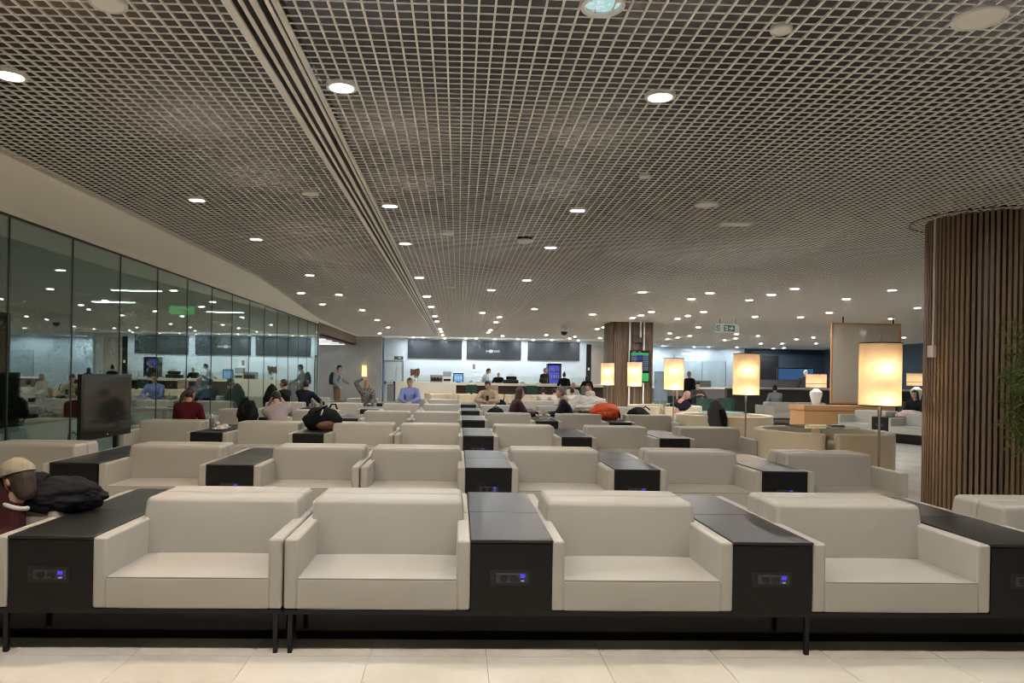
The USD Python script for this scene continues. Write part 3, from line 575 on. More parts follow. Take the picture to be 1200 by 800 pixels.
mo = kit('monitor', 'black framed monitor with a bright blue screen on the counter', 'monitor', (0.0, 34.4, 1.15)); obj('case', rbox(-0.24, 0.24, -0.03, 0.03, 0.02, 0.44, 0.01, mid=2), FRAME_B, mo); obj('screen', bx(-0.205, 0.205, -0.034, -0.028, 0.0 + 0.03, 0.40), emit('screen_blue', (0.22, 0.50, 0.95), 0.27), mo, smooth=False); obj('foot', rbox(-0.1, 0.1, -0.08, 0.08, 0, 0.022, 0.006, mid=2), FRAME_B, mo)
for xx in (-0.12, 0.0, 0.12): obj('icon', bx(xx - 0.035, xx + 0.035, -0.038, -0.034, 0.14, 0.30), emit(f'screen_icon_{int(xx*100)+20}', (0.7, 0.85, 1.0), 0.25), mo, smooth=False)
dt = kit('dish_rack', 'black rack of small dishes in the middle of the counter', 'rack', (2.45, 34.45, 1.15)); obj('frame', rbox(-0.35, 0.35, -0.2, 0.2, 0, 0.16, 0.03), HOLE, dt); obj('top_tray', rbox(-0.22, 0.26, -0.15, 0.15, 0.165, 0.32, 0.02), STEEL, dt)
for k in range(6): obj('bottle', lathe([(0, 0.32), (0.025, 0.32), (0.025, 0.38), (0.01, 0.41), (0, 0.42)], 8), GRID, UsdGeom.Xform.Define(stage, str(dt.GetPath()) + f'/bottle_row_{k}').GetPrim()) if False else obj('bottle', T(cyl(0.022, 0.32, 0.42, 8), -0.18 + 0.08 * k, 0, 0), GRID, dt)
for k, (xx, lab) in enumerate(((0.6, 'plate of snacks under the glass screen beside the monitor'), (0.95, 'round white dish under the glass screen'), (3.0, 'small white dish right of the black rack'), (3.75, 'shallow bowl near the far end of the glass screen'))):
    b = kit('dish', lab, 'dish', (xx, 34.45, 1.15)); obj('plate', lathe([(0, 0), (0.08, 0), (0.15, 0.03), (0.15, 0.038), (0.07, 0.012), (0, 0.012)], 20), PORC, b); obj('food', lathe([(0, 0.012), (0.09, 0.012), (0.07, 0.06), (0, 0.085)], 12), (BROWN, CREAM_C, GREEN_U, TAN_U)[k], b)
po = kit('wall_notice', 'small white notice on the wall under the gap between menu panels', 'notice', (0.75, 39.58, 1.75)); obj('sheet', bx(-0.05, 0.32, 0, 0.012, -0.05, 0.42), WHITE, po, smooth=False); obj('picture', bx(0.0, 0.14, -0.004, 0, 0.06, 0.34), GREY_U, po, smooth=False)
fr = kit('drinks_fridge', 'tall black drinks fridge glowing blue behind the counter', 'fridge', (4.92, 37.8, 0))
obj('case', cat([bx(-0.36, -0.31, 0, 0.55, 0, 2.16), bx(0.31, 0.36, 0, 0.55, 0, 2.16), bx(-0.31, 0.31, 0, 0.55, 2.06, 2.16), bx(-0.31, 0.31, 0, 0.55, 0, 0.15), bx(-0.31, 0.31, 0.5, 0.55, 0.15, 2.06)]), FRAME_B, fr, smooth=False)
obj('back_light', bx(-0.31, 0.31, 0.48, 0.5, 0.15, 2.06), emit('fridge_blue', (0.13, 0.13, 0.85), 0.25), fr, smooth=False)
for z in (0.55, 0.95, 1.35, 1.72): obj('shelf', bx(-0.31, 0.31, 0.05, 0.48, z, z + 0.03), FRAME_B, fr, smooth=False)
for z in (0.98, 1.38, 1.75):
    for k in range(5): obj('bottle', cyl(0.035, z, z + 0.2, 8, -0.24 + 0.12 * k, 0.2), PALEB, fr)
bs_ = None
def make_bar_chair(t, key):
    m = {'g': GREEN_U, 't': TAN_U, 'k': GREY_U}[key]
    obj('seat', rbox(-0.23, 0.23, -0.22, 0.22, 0.62, 0.70, 0.03), m, t, smooth=True)
    b = rbox(-0.24, 0.24, 0.17, 0.24, 0.66, 1.08, 0.03, puff=(0, 0.01, 0)); b.vertices[:, 1] -= 0.25 * b.vertices[:, 0] ** 2 / 0.06 * 0.25; obj('backrest', b, m, t, smooth=True)
    for sx in (-0.19, 0.19):
        for sy in (-0.18, 0.18): obj('leg', tube([(sx * 1.1, sy * 1.1, 0), (sx, sy, 0.63)], 0.013, 8), STEEL, t)
    obj('footrest', cat([tube([(-0.2, -0.19, 0.25), (0.2, -0.19, 0.25)], 0.009, 6)]), STEEL, t)
bar_chair = Once(make_bar_chair)
for x, key, lab in ((0.6, 'g', 'dark green bar chair at the counter nearest the cream end'), (3.3, 'g', 'dark green bar chair in the middle of the counter'), (1.55, 't', 'tan bar chair between the two green ones'), (4.75, 'k', 'grey bar chair under the woman with a bun'), (5.75, 'k', 'grey bar chair at the far end of the counter')):
    bar_chair('bar_chair', lab, 'bar chair', (x, 33.2, 0), 180, key=key)
# wall lamp in the bay and its side table lamp
wlp = thing('wall_lamp', 'lit tall wall lamp on the grey marble wall behind the glass end', 'wall lamp', (-4.83, 38.1, 1.34)); obj('shade', lathe([(0.13, 0), (0.13, 0.58), (0.126, 0.58), (0.126, 0), (0.13, 0)], 28), SHADE, wlp); obj('bracket', bx(-0.02, 0.02, 0.0, 0.1, 0.25, 0.33), CHROME, wlp, smooth=False)
for z in (0.15, 0.4): obj('bulb', T(trimesh.creation.icosphere(2, 0.03), 0, 0, z), BULB, wlp)

# ------------------------------------------------------------------ flight screen on the far column
fs = thing('flight_screen', 'upright flight information screen on poles before the far slat column', 'screen', (5.80, 24.95, 0))
obj('case', rbox(0.02, 0.70, 0.0, 0.07, 1.36, 2.45, 0.01, mid=2), FRAME_B, fs)
G_ON, B_ON, W_ON = emit('flight_green', (0.10, 0.75, 0.22), 0.22), emit('flight_blue', (0.08, 0.11, 0.42), 0.2), emit('flight_grey', (0.25, 0.34, 0.45), 0.17)
obj('header_bar', bx(0.06, 0.66, -0.006, 0, 2.30, 2.36), G_ON, fs, smooth=False)
obj('title', bx(0.10, 0.22, -0.006, 0, 2.385, 2.41), WHITE_LED, fs, smooth=False); obj('title', bx(0.32, 0.40, -0.006, 0, 2.385, 2.41), WHITE_LED, fs, smooth=False)
for k in range(8):
    z = 2.245 - 0.068 * k
    for a, b, m in ((0.06, 0.26, W_ON), (0.28, 0.44, B_ON), (0.46, 0.66, W_ON)): obj('flight_row', bx(a, b, -0.006, 0, z, z + 0.046), m, fs, smooth=False)
obj('green_panel', bx(0.05, 0.67, -0.006, 0, 1.40, 1.68), G_ON, fs, smooth=False)
for x, z0, z1 in ((0.03, 0, CZ), (0.52, 0, CZ)): obj('pole', cyl(0.032, z0, z1, 16, x, 0.11), WHITE, fs)
obj('pole', cyl(0.032, 2.9, CZ, 16, 0.40, 0.11), WHITE, fs); obj('top_board', bx(0.15, 0.65, 0.14, 0.18, 2.72, 3.0), BROWN, fs, smooth=False)
ban = thing('banner', 'grey blue upright banner standing beside the far slat column', 'banner', (6.85, 24.9, 0)); obj('sheet', rbox(-0.20, 0.24, -0.01, 0.01, 0.75, 1.75, 0.008, mid=2), mat('banner_blue', (0.12, 0.17, 0.24), 0.5, var=(0.2, 0.25, 0.3), vscale=3), ban); obj('foot', rbox(-0.25, 0.25, -0.18, 0.18, 0, 0.03, 0.01, mid=2), ALU, ban); obj('pole', cyl(0.015, 0.03, 0.8, 8), ALU, ban)
rp = thing('queue_post', 'slim brass post standing right of the far slat column', 'post', (7.35, 24.6, 0)); obj('pole', cyl(0.03, 0.02, 1.45, 12), OAK, rp); obj('foot', lathe([(0, 0), (0.16, 0), (0.16, 0.02), (0, 0.03)], 20), ALU, rp)

# ------------------------------------------------------------------ right-hand area
pn = thing('hanging_panel', 'large pale glossy partition panel in a wooden frame hung from the ceiling', 'partition', (0, 21.6, 0))
obj('board', bx(11.10, 13.10, 0.0, 0.03, 0.90, 3.20), mat('pale_gloss', (0.50, 0.46, 0.38), 0.08), pn, smooth=False)
for b in ((11.05, 11.10, -0.01, 0.05, 0.85, 3.25), (13.10, 13.15, -0.01, 0.05, 0.85, 3.25), (11.10, 13.10, -0.01, 0.05, 0.85, 0.90), (11.10, 13.10, -0.01, 0.05, 3.20, 3.25)): obj('frame', bx(*b), OAK, pn, smooth=False)
for x in (11.40, 12.92): obj('rod', cyl(0.02, 3.25, CZ, 8, x, 0.015), STEEL, pn)
for x in (11.35, 12.85): obj('foot_rod', cyl(0.02, 0.0, 0.85, 8, x, 0.015), STEEL, pn)
wb = thing('oak_cabinet', 'low oak console block in front of the hanging panel', 'cabinet', (0, 20.3, 0))
obj('body', rbox(9.65, 12.2, 0.0, 0.9, 0.05, 0.68, 0.008, mid=2), OAK, wb); obj('top', rbox(9.63, 12.22, -0.02, 0.92, 0.69, 0.83, 0.008, mid=2), OAK, wb); obj('plinth', bx(9.7, 12.15, 0.04, 0.86, 0, 0.05), BLACK, wb, smooth=False); obj('socket', bx(11.7, 11.85, -0.012, 0, 0.32, 0.45), WHITE, wb, smooth=False)
def make_table_lamp(t, key):
    obj('vase', lathe([(0, 0), (0.09, 0), (0.10, 0.02), (0.17, 0.30), (0.165, 0.38), (0.07, 0.45), (0.06, 0.47), (0, 0.47)], 32), PORC, t)
    s = obj('shade', lathe([(0.27, 0.50), (0.27, 0.87), (0.266, 0.87), (0.266, 0.50), (0.27, 0.50)], 40), SHADE, t); obj('band', lathe([(0.272, 0.60), (0.272, 0.612), (0.268, 0.612), (0.268, 0.60), (0.272, 0.60)], 40), BROWN, s)
    obj('stem', cyl(0.012, 0.46, 0.88, 8), CHROME, t); obj('bulb', T(trimesh.creation.icosphere(2, 0.036), 0, -0.05, 0.62), BULB, t)
table_lamp = Once(make_table_lamp)
table_lamp('table_lamp', 'white vase table lamp with a lit banded shade on the oak console', 'table lamp', (10.12, 20.6, 0.83))
st2 = thing('side_cabinet', 'low dark cabinet carrying a lamp at the edge of the slat column', 'cabinet', (13.9, 22.0, 0)); obj('body', rbox(-0.4, 0.4, -0.25, 0.25, 0.0, 0.88, 0.01, mid=2), DARKWALL, st2); obj('top', rbox(-0.42, 0.42, -0.27, 0.27, 0.885, 0.915, 0.006, mid=2), BROWN, st2)
table_lamp('table_lamp', 'white vase table lamp glowing at the edge of the slat column', 'table lamp', (13.9, 22.0, 0.915))
hw = obj('partition_low', bx(10.3, 19.5, 28.0, 28.25, 0, 1.17), DARKWALL, smooth=False, kind='structure')
led = thing('ledge', 'pale stone ledge along the top of the dark half wall', 'ledge', (0, 28, 1.17)); obj('slab', rbox(10.28, 19.5, -0.06, 0.32, 0, 0.05, 0.01, mid=2), CREAM_C, led); obj('lip', bx(10.3, 19.5, -0.055, -0.04, -0.04, 0.0), ALU, led, smooth=False)
# armchairs out there
for k, (x, y, r, lab) in enumerate(((11.1, 24.4, 0, 'grey-beige armchair under the man in the grey shirt, facing front'), (12.15, 24.4, 0, 'grey-beige armchair behind the oak console lamp, facing front'), (11.1, 26.04, 180, 'armchair the man in the grey shirt sits in, facing away'), (12.15, 26.04, 180, 'armchair beside the man in the grey shirt, facing away'))):
    armchair('armchair', lab, 'armchair', (x, y, 0), r, group='armchairs before the dark half wall')
D = np.array([0.37, -0.929]); O = np.array([10.22, 19.55])
TH = math.degrees(math.atan2(-0.929, 0.37))
for k, s in enumerate((0.5, 2.0, 3.5)):
    p = O + D * s; armchair('armchair', f'beige armchair of the slanting row beyond the tub chairs, {ORD[k]} from the oak console', 'armchair', (p[0], p[1], 0), TH, group='armchairs of the slanting row')
    q = p + GAP * np.array([0.929, 0.37]); armchair('armchair', f'armchair facing away in the slanting row, {ORD[k]} from the oak console', 'armchair', (q[0], q[1], 0), TH + 180, group='armchairs of the slanting row')
for k, s in enumerate((1.25, 2.75)):
    p = O + D * s; side_table('side_table', f'dark box side table of the slanting row, {ORD[k]} from the oak console', 'side table', (p[0], p[1], 0), TH, group='side tables of the slanting row')
bench_frame('bench_frame', 'black steel base under the slanting row of armchairs', 'bench frame', (O[0], O[1], 0), TH, key=(0.0, 4.02, (0.02, 1.02, 4.0)))
# glass screens and furniture before the pale wall
gs = thing('glass_partition', 'clear glass partition before the pale far wall', 'glass partition', (0, 40, 0))
for a, b in ((12.0, 13.3), (13.33, 14.6)): obj('pane', bx(a, b, 0, 0.012, 0.9, 2.45), CLEAR, gs, smooth=False)
for x in (11.98, 13.315, 14.62): obj('post', bx(x - 0.015, x + 0.015, -0.01, 0.02, 0, 2.46), ALU, gs, smooth=False)
fb = thing('far_counter', 'pale topped service counter before the pale far wall', 'counter', (0, 36, 0)); obj('body', rbox(9.6, 14.0, 0.05, 0.7, 0, 1.0, 0.01, mid=2), GREY_U, fb); obj('top', rbox(9.5, 14.1, 0, 0.75, 1.005, 1.08, 0.01, mid=2), CREAM_C, fb)
fc = kit('food_cabinet', 'small dark glass food cabinet on the far counter', 'cabinet', (12.0, 36.35, 1.08)); obj('case', rbox(-0.5, 0.5, -0.2, 0.2, 0, 0.34, 0.03), GREY_U, fc); obj('front_glass', bx(-0.46, 0.46, -0.215, -0.205, 0.05, 0.30), CLEAR, fc, smooth=False)
bb = thing('blue_kiosk', 'blue lit service kiosk in the far dark corner', 'kiosk', (18.6, 41.5, 0)); obj('body', rbox(-1.6, 1.7, 0, 0.7, 0, 1.5, 0.02, mid=2), GREY_U, bb); obj('blue_screen', bx(-0.4, 1.6, -0.02, 0, 1.55 - 0.03, 2.15), emit('kiosk_blue', (0.05, 0.12, 0.26), 0.28), bb, smooth=False); obj('screen_case', bx(-0.45, 1.65, 0.0, 0.15, 1.5, 2.2), FRAME_B, bb, smooth=False)
obj('partition_slate', bx(17.4, 20.0, 45.6, 45.75, 0, 3.0), WALL_D, smooth=False, kind='structure'); obj('partition_grey', bx(20.0, 23, 45.7, 45.85, 0, 3.1), BLUEWALL, smooth=False, kind='structure')
def make_dining(t, key):
    obj('seat', rbox(-0.25, 0.25, -0.25, 0.25, 0.40, 0.47, 0.03), GREEN_U, t, smooth=True); a = np.radians(np.linspace(10, 170, 18)); obj('backrest', soft(Polygon([(0.29 * math.cos(v), 0.28 * math.sin(v)) for v in a] + [(0.23 * math.cos(v), 0.22 * math.sin(v)) for v in a[::-1]]), 0.42, 0.88, 0.02), GREEN_U, t, smooth=40)
    for sx in (-0.2, 0.2):
        for sy in (-0.2, 0.2): obj('leg', cyl(0.014, 0, 0.42, 8, sx, sy), STEEL, t)
dining = Once(make_dining)
for x, y, r, lab in ((8.15, 24.2, 180, 'green armchair with rounded back before the man in dark clothes'), (9.1, 24.9, 180, 'green armchair near the dark half wall'), (7.9, 26.6, 0, 'green armchair facing front near the queue post')):
    dining('dining_chair', lab, 'chair', (x, y, 0), r)

# ------------------------------------------------------------------ plants and the garden beyond the glass
def leaves(centres, n, L, W, spread, seed, droop=0.4):
    g = np.random.default_rng(seed); C = np.asarray(centres, float)[g.integers(0, len(centres), n)] + g.normal(0, 1, (n, 3)) * spread
    d = g.normal(0, 1, (n, 3)); d[:, 2] -= droop; d /= np.linalg.norm(d, axis=1, keepdims=True)
    s = np.cross(d, g.normal(0, 1, (n, 3))); s /= np.linalg.norm(s, axis=1, keepdims=True); nn = np.cross(d, s)
    l = (L * g.uniform(0.6, 1.2, n))[:, None]; w = W * g.uniform(0.7, 1.2, n)[:, None]
    v = np.stack([C, C + d * l * 0.5 + s * w + nn * w * 0.5, C + d * l, C + d * l * 0.5 - s * w + nn * w * 0.5], 1).reshape(-1, 3)
    f = (np.array([[0, 1, 2], [0, 2, 3]])[None] + 4 * np.arange(n)[:, None, None]).reshape(-1, 3)
    return v, f
pl = thing('potted_bamboo', 'tall feathery green plant in a dark pot before the big slat column', 'plant', (5.74, 6.95, 0))
obj('pot', lathe([(0, 0), (0.17, 0), (0.21, 0.42), (0.19, 0.42), (0.18, 0.38), (0, 0.38)], 28), POT, pl)
g = np.random.default_rng(3); stems, tips = [], []
for k in range(16):
    a = g.uniform(0, 2 * math.pi); h = g.uniform(1.3, 2.35); r = g.uniform(0.12, 0.42)
    pts = [(0.05 * math.cos(a), 0.05 * math.sin(a), 0.36)] + [(r * u ** 1.6 * math.cos(a), r * 0.8 * u ** 1.6 * math.sin(a), 0.36 + (h - 0.36) * u - 0.10 * u ** 4) for u in (0.25, 0.5, 0.75, 1.0)]
    stems.append(tube(pts, [0.008, 0.007, 0.006, 0.005, 0.003], 5))
    for u in np.linspace(0.30, 1.0, 9):
        tips.append([r * u ** 1.6 * math.cos(a) + g.normal(0, 0.05), r * 0.8 * u ** 1.6 * math.sin(a) + g.normal(0, 0.05), 0.36 + (h - 0.36) * u + g.normal(0, 0.04)])
    for q in range(3):
        b = a + g.normal(0, 0.8); u = g.uniform(0.45, 0.95); p0 = np.array([r * u ** 1.6 * math.cos(a), r * 0.8 * u ** 1.6 * math.sin(a), 0.36 + (h - 0.36) * u]); p1 = p0 + np.array([0.22 * math.cos(b), 0.18 * math.sin(b), 0.04])
        stems.append(tube([p0, (p0 + p1) / 2 + (0, 0, 0.03), p1], 0.003, 4)); tips += [list((p0 + p1) / 2), list(p1), list(p1 - (0, 0, 0.04))]
obj('stems', cat(stems), BARK, pl); obj('foliage', leaves(tips, 9000, 0.12, 0.0075, 0.05, 5, 0.2), LEAF, pl, smooth=False, kind='stuff')
gd = obj('garden_paving', bx(-11.6, -5.36, -3, 27.9, -0.25, -0.02), mat('pale_paving', (0.60, 0.62, 0.61), 0.5, var=(0.66, 0.68, 0.66), vscale=0.6), smooth=False, kind='structure')
obj('canopy', bx(-15.2, -5.45, -3, 40, 3.62, 3.75), mat('canopy_paint', (0.30, 0.34, 0.33), 0.7), smooth=False, kind='structure')
GTUBE = emit('garden_light', (0.86, 1.0, 0.94), 16)
for k, (xx, yy) in enumerate(((-10.2, 6.5), (-8.2, 11.5), (-10.4, 15.5), (-8.4, 19.5), (-10.6, 23.0), (-8.2, 26.2))):
    t = thing('terrace_light', f'white linear light under the terrace canopy beyond the glass, {ORD[k]} from the front', 'ceiling light', (xx, yy, 3.62), group='linear lights under the terrace canopy')
    obj('housing', bx(-0.65, 0.65, -0.07, 0.07, -0.04, 0.0), WHITE, t, smooth=False); obj('diffuser', bx(-0.62, 0.62, -0.055, 0.055, -0.05, -0.04), GTUBE, t, smooth=False)
gx = thing('exit_sign', 'bright green exit sign hanging beyond the glass wall', 'sign', (-6.9, 18.6, 2.92)); obj('plate', bx(-0.30, 0.30, 0, 0.03, 0, 0.20), emit('exit_bright', (0.10, 0.85, 0.20), 0.25), gx, smooth=False); obj('rod', cat([cyl(0.006, 0.2, 0.70, 6, q, 0.015) for q in (-0.2, 0.2)]), STEEL, gx)
obj('arrow', T(RX(extr(Polygon([(-0.15, 0.08), (0.05, 0.08), (0.05, 0.04), (0.15, 0.1), (0.05, 0.16), (0.05, 0.12), (-0.15, 0.12)]), 0, 0.004), 90), 0, -0.001, 0), SIGN_W, gx, smooth=False)
obj('garden_wall', bx(-15.4, -15.2, -3, 40, -0.3, 6.0), mat('night_wall', (0.02, 0.022, 0.024), 0.8), smooth=False, kind='structure')
obj('garden_bed', bx(-15.2, -11.6, -3, 40, -0.3, 0.05), mat('soil', (0.03, 0.022, 0.016), 0.95), smooth=False, kind='structure')
g = np.random.default_rng(11)
for k in range(9):
    y = 4.0 + 3.6 * k; hgt = 1.9 + 0.5 * math.sin(k * 2.3)
    s = thing('garden_shrub', f'dark leafy shrub in the garden bed beyond the glass, {ORD[k]} from the front', 'shrub', (-12.5, y, 0.05), group='shrubs beyond the glass')
    cs = np.column_stack([g.normal(0, 0.45, 60), g.normal(0, 0.95, 60), g.uniform(0.2, hgt, 60)])
    obj('foliage', leaves(cs, 2600, 0.20, 0.035, 0.16, 20 + k), LEAF_D, s, smooth=False, kind='stuff'); obj('stems', cat([tube([(0, 0.2 * q, 0), (0.1 * q, 0.3 * q, hgt * 0.7)], 0.02, 5) for q in (-2, -1, 0, 1, 2)]), BARK, s)
for k, (x, y, h) in enumerate(((-9.2, 23.5, 3.3), (-10.4, 15.0, 3.2), (-9.8, 9.0, 3.1))):
    s = thing('garden_tree', f'pale leafed tree on the paving beyond the glass, {ORD[k]} from the far end', 'tree', (x, y, -0.02))
    cs = np.column_stack([g.normal(0, 0.5, 50), g.normal(0, 0.5, 50), g.uniform(h * 0.45, h, 50)])
    obj('crown', leaves(cs, 2600, 0.16, 0.04, 0.18, 40 + k), LEAF, s, smooth=False, kind='stuff'); obj('trunk', tube([(0, 0, 0), (0.05, 0.03, h * 0.3), (0, 0, h * 0.75)], [0.07, 0.055, 0.03], 8), BARK, s)
# ------------------------------------------------------------------ bags, coats and small things
def blob(sx, sy, sz, seed, amp=0.18, fr=2.2, flat=0.75, sub=3):
    m = trimesh.creation.icosphere(sub, 1.0); v = m.vertices.copy()
    n = meshkit.fbm(v * fr + seed * 7.3, 3, seed) - 0.5
    v = v * (1 + amp * 2 * n[:, None]); v[:, 2] = np.maximum(v[:, 2], -flat) + flat
    m.vertices = v * (sx, sy, sz / (1 + flat)); return m
def cloth(name, col, rough=0.8): return mat(name, col, rough, bump=0.08, bscale=90, specular_ior_level=0.2)
C_BLACK = cloth('cloth_black', (0.005, 0.005, 0.006)); C_NAVY = cloth('cloth_navy', (0.006, 0.007, 0.016)); C_ORANGE = cloth('cloth_orange', (0.62, 0.085, 0.022), 0.6)
C_WHITE = cloth('cloth_white', (0.62, 0.58, 0.52)); C_MAROON = cloth('cloth_maroon', (0.045, 0.008, 0.010)); C_RED = cloth('cloth_red', (0.085, 0.008, 0.010)); C_PINKGREY = cloth('cloth_pinkgrey', (0.42, 0.36, 0.36))
C_BLUE = cloth('cloth_blue', (0.20, 0.25, 0.50)); C_BEIGE = cloth('cloth_beige', (0.38, 0.29, 0.21)); C_PLUM = cloth('cloth_plum', (0.050, 0.018, 0.026)); C_GREY = cloth('cloth_grey', (0.26, 0.29, 0.31)); C_DGREY = cloth('cloth_dark_grey', (0.055, 0.055, 0.06))
C_KHAKI = cloth('cloth_khaki', (0.20, 0.12, 0.06)); C_JEANS = cloth('cloth_jeans', (0.025, 0.035, 0.065)); C_PALE = cloth('cloth_pale_blue', (0.48, 0.52, 0.60)); C_PINK = cloth('cloth_pink', (0.50, 0.25, 0.20)); C_CORAL = cloth('cloth_coral', (0.55, 0.08, 0.06)); C_CAP = cloth('cap_khaki', (0.27, 0.235, 0.165))
C_PATT = usdkit.material(stage, '/World/Looks/cloth_patterned', {'t': ('texture_coordinate', {}), 'v': ('voronoi_texture', {'scale': 26.0}), 'r': ('rgb_ramp', {'ramp': [(0.2, (0.30, 0.28, 0.27)), (0.5, (0.07, 0.07, 0.08))]}), 'p': ('principled_bsdf', {'roughness': 0.8})}, [('t.object', 'v.vector'), ('v.distance', 'r.fac'), ('r.color', 'p.base_color')], surface='p.BSDF')
H_DARK = mat('hair_dark', (0.008, 0.006, 0.005), 0.5, bump=0.5, bscale=110); H_BROWN = mat('hair_brown', (0.020, 0.011, 0.007), 0.5, var=(0.055, 0.030, 0.018), vscale=30, bump=0.7, bscale=110); H_GREY = mat('hair_grey', (0.15, 0.12, 0.10), 0.6); H_BLOND = mat('hair_blond', (0.34, 0.22, 0.11), 0.5)
SKIN = mat('skin', (0.50, 0.29, 0.20), 0.5, subsurface_weight=0.08); SKIN_D = mat('skin_tan', (0.36, 0.19, 0.12), 0.5, subsurface_weight=0.08); EYE_M = mat('eye_dark', (0.02, 0.015, 0.012), 0.2); LIP = mat('lips', (0.30, 0.10, 0.08), 0.5)
SHOE = mat('shoe_dark', (0.02, 0.018, 0.017), 0.5)

def strap(pts, w=0.02): return tube(pts, w, 6)
bpk = thing('backpack', 'black backpack with a brown patch lying on the second side table of the third row', 'backpack', (-2.13, 11.72, 0.640), 20)
obj('body', blob(0.30, 0.22, 0.36, 3, 0.16), C_BLACK, bpk); obj('pocket', T(blob(0.15, 0.07, 0.15, 4, 0.1), 0.02, -0.17, 0.01), mat('brown_leather', (0.12, 0.045, 0.02), 0.5), bpk)
obj('strap', strap([(-0.18, -0.10, 0.22), (-0.12, -0.19, 0.30), (0.0, -0.16, 0.36), (0.06, -0.02, 0.37)], 0.018), C_BLACK, bpk); obj('strap', strap([(-0.08, -0.18, 0.18), (-0.05, -0.20, 0.26), (-0.02, -0.15, 0.33)], 0.012), C_WHITE, bpk); obj('handle', strap([(0.10, 0, 0.33), (0.14, 0, 0.40), (0.20, 0, 0.40), (0.23, 0, 0.32)], 0.014), C_BLACK, bpk)
ob = thing('backpack', 'bright orange backpack on the side table beside black bag, fourth row', 'backpack', (3.13, 15.62, 0.640)); obj('body', blob(0.33, 0.23, 0.34, 8, 0.16, 2.4), C_ORANGE, ob); obj('pocket', T(blob(0.18, 0.08, 0.16, 9, 0.08), -0.06, -0.19, 0.03), C_ORANGE, ob); obj('zip_pull', strap([(-0.06, -0.265, 0.17), (-0.05, -0.272, 0.12)], 0.008), C_WHITE, ob); obj('strap', strap([(0.22, -0.1, 0.22), (0.28, -0.14, 0.12), (0.30, -0.1, 0.02)], 0.018), C_BLACK, ob)
b2 = thing('handbag', 'black soft bag on the armchair beside the orange backpack', 'bag', (3.82, 15.60, 0.43)); obj('body', blob(0.28, 0.20, 0.46, 13, 0.2), C_BLACK, b2); obj('handle', strap([(0.05, 0, 0.40), (0.16, -0.02, 0.50), (0.26, 0, 0.42)], 0.014), C_BLACK, b2)
pj = thing('puffer_jacket', 'cream puffer jackets piled over the armchair backs behind the orange backpack', 'jacket', (3.30, 18.62, 0.642)); obj('body', blob(0.50, 0.26, 0.40, 15, 0.3, 3.2, sub=4), C_WHITE, pj)
for k in range(3): obj('sleeve', tube([(-0.2 - 0.1 * k, -0.1, 0.38 - 0.05 * k), (-0.45, -0.16, 0.22 - 0.05 * k), (-0.62 + 0.1 * k, -0.2, 0.06)], [0.09, 0.085, 0.05], 10), C_WHITE, pj)
jk = thing('jacket', 'black jacket heaped on the front side table behind the man in the cap', 'jacket', (-2.54, 4.84, 0.640), 8)
obj('body', blob(0.25, 0.22, 0.20, 21, 0.2, 2.8, sub=4), C_BLACK, jk); obj('sleeve', tube([(0.06, -0.14, 0.07), (0.16, -0.10, 0.07), (0.22, 0.02, 0.04)], [0.05, 0.05, 0.035], 12), C_BLACK, jk)
obj('hood', T(blob(0.10, 0.10, 0.15, 23, 0.22, 3.0), -0.17, 0.04, 0.09), C_BLACK, jk); obj('sleeve', tube([(-0.22, -0.10, 0.11), (-0.14, -0.18, 0.07), (0.0, -0.19, 0.03)], [0.045, 0.045, 0.03], 12), C_BLACK, jk)
ck = thing('coat', 'black coat thrown over the second ring of tub chairs', 'coat', (5.03, 14.22, 0.60)); obj('body', blob(0.17, 0.13, 0.52, 25, 0.26, 3.2), C_DGREY, ck); obj('sleeve', tube([(0.06, -0.1, 0.34), (0.10, -0.14, 0.16), (0.12, -0.13, 0.0)], [0.06, 0.065, 0.045], 10), C_BLACK, ck)
bc = thing('coat', 'black coat standing up on the side table left of the man with head in hands', 'coat', (-3.45, 12.22, 0.642)); obj('body', blob(0.16, 0.18, 0.45, 27, 0.26, 3.0), C_BLACK, bc); obj('sleeve', tube([(0.1, -0.12, 0.35), (0.13, -0.2, 0.18), (0.05, -0.22, 0.03)], [0.06, 0.06, 0.05], 10), C_BLACK, bc)
lb = thing('handbag', 'black bag on the floor armchair beside the woman in plum, fourth row', 'bag', (0.80, 15.55, 0.43)); obj('body', blob(0.22, 0.18, 0.43, 29, 0.2), C_BLACK, lb); obj('handle', strap([(-0.08, 0, 0.38), (0, 0, 0.47), (0.1, 0, 0.38)], 0.012), C_BLACK, lb)
sb = thing('shoulder_bag', 'dark navy bag beside the bearded man in beige, sixth row', 'bag', (1.32, 22.62, 0.43)); obj('body', blob(0.15, 0.13, 0.36, 31, 0.2), C_NAVY, sb); obj('strap', strap([(0.08, 0, 0.3), (0.10, 0.05, 0.5), (0.09, 0.12, 0.62)], 0.014), C_BLACK, sb)
ab = thing('backpack', 'black backpack on the armchair back beside the man facing the glass, fifth row', 'backpack', (-4.86, 19.42, 0.43)); obj('body', blob(0.20, 0.20, 0.75, 33, 0.16), C_BLACK, ab); obj('handle', strap([(-0.06, 0, 0.72), (0, 0, 0.79), (0.08, 0, 0.72)], 0.012), C_BLACK, ab)
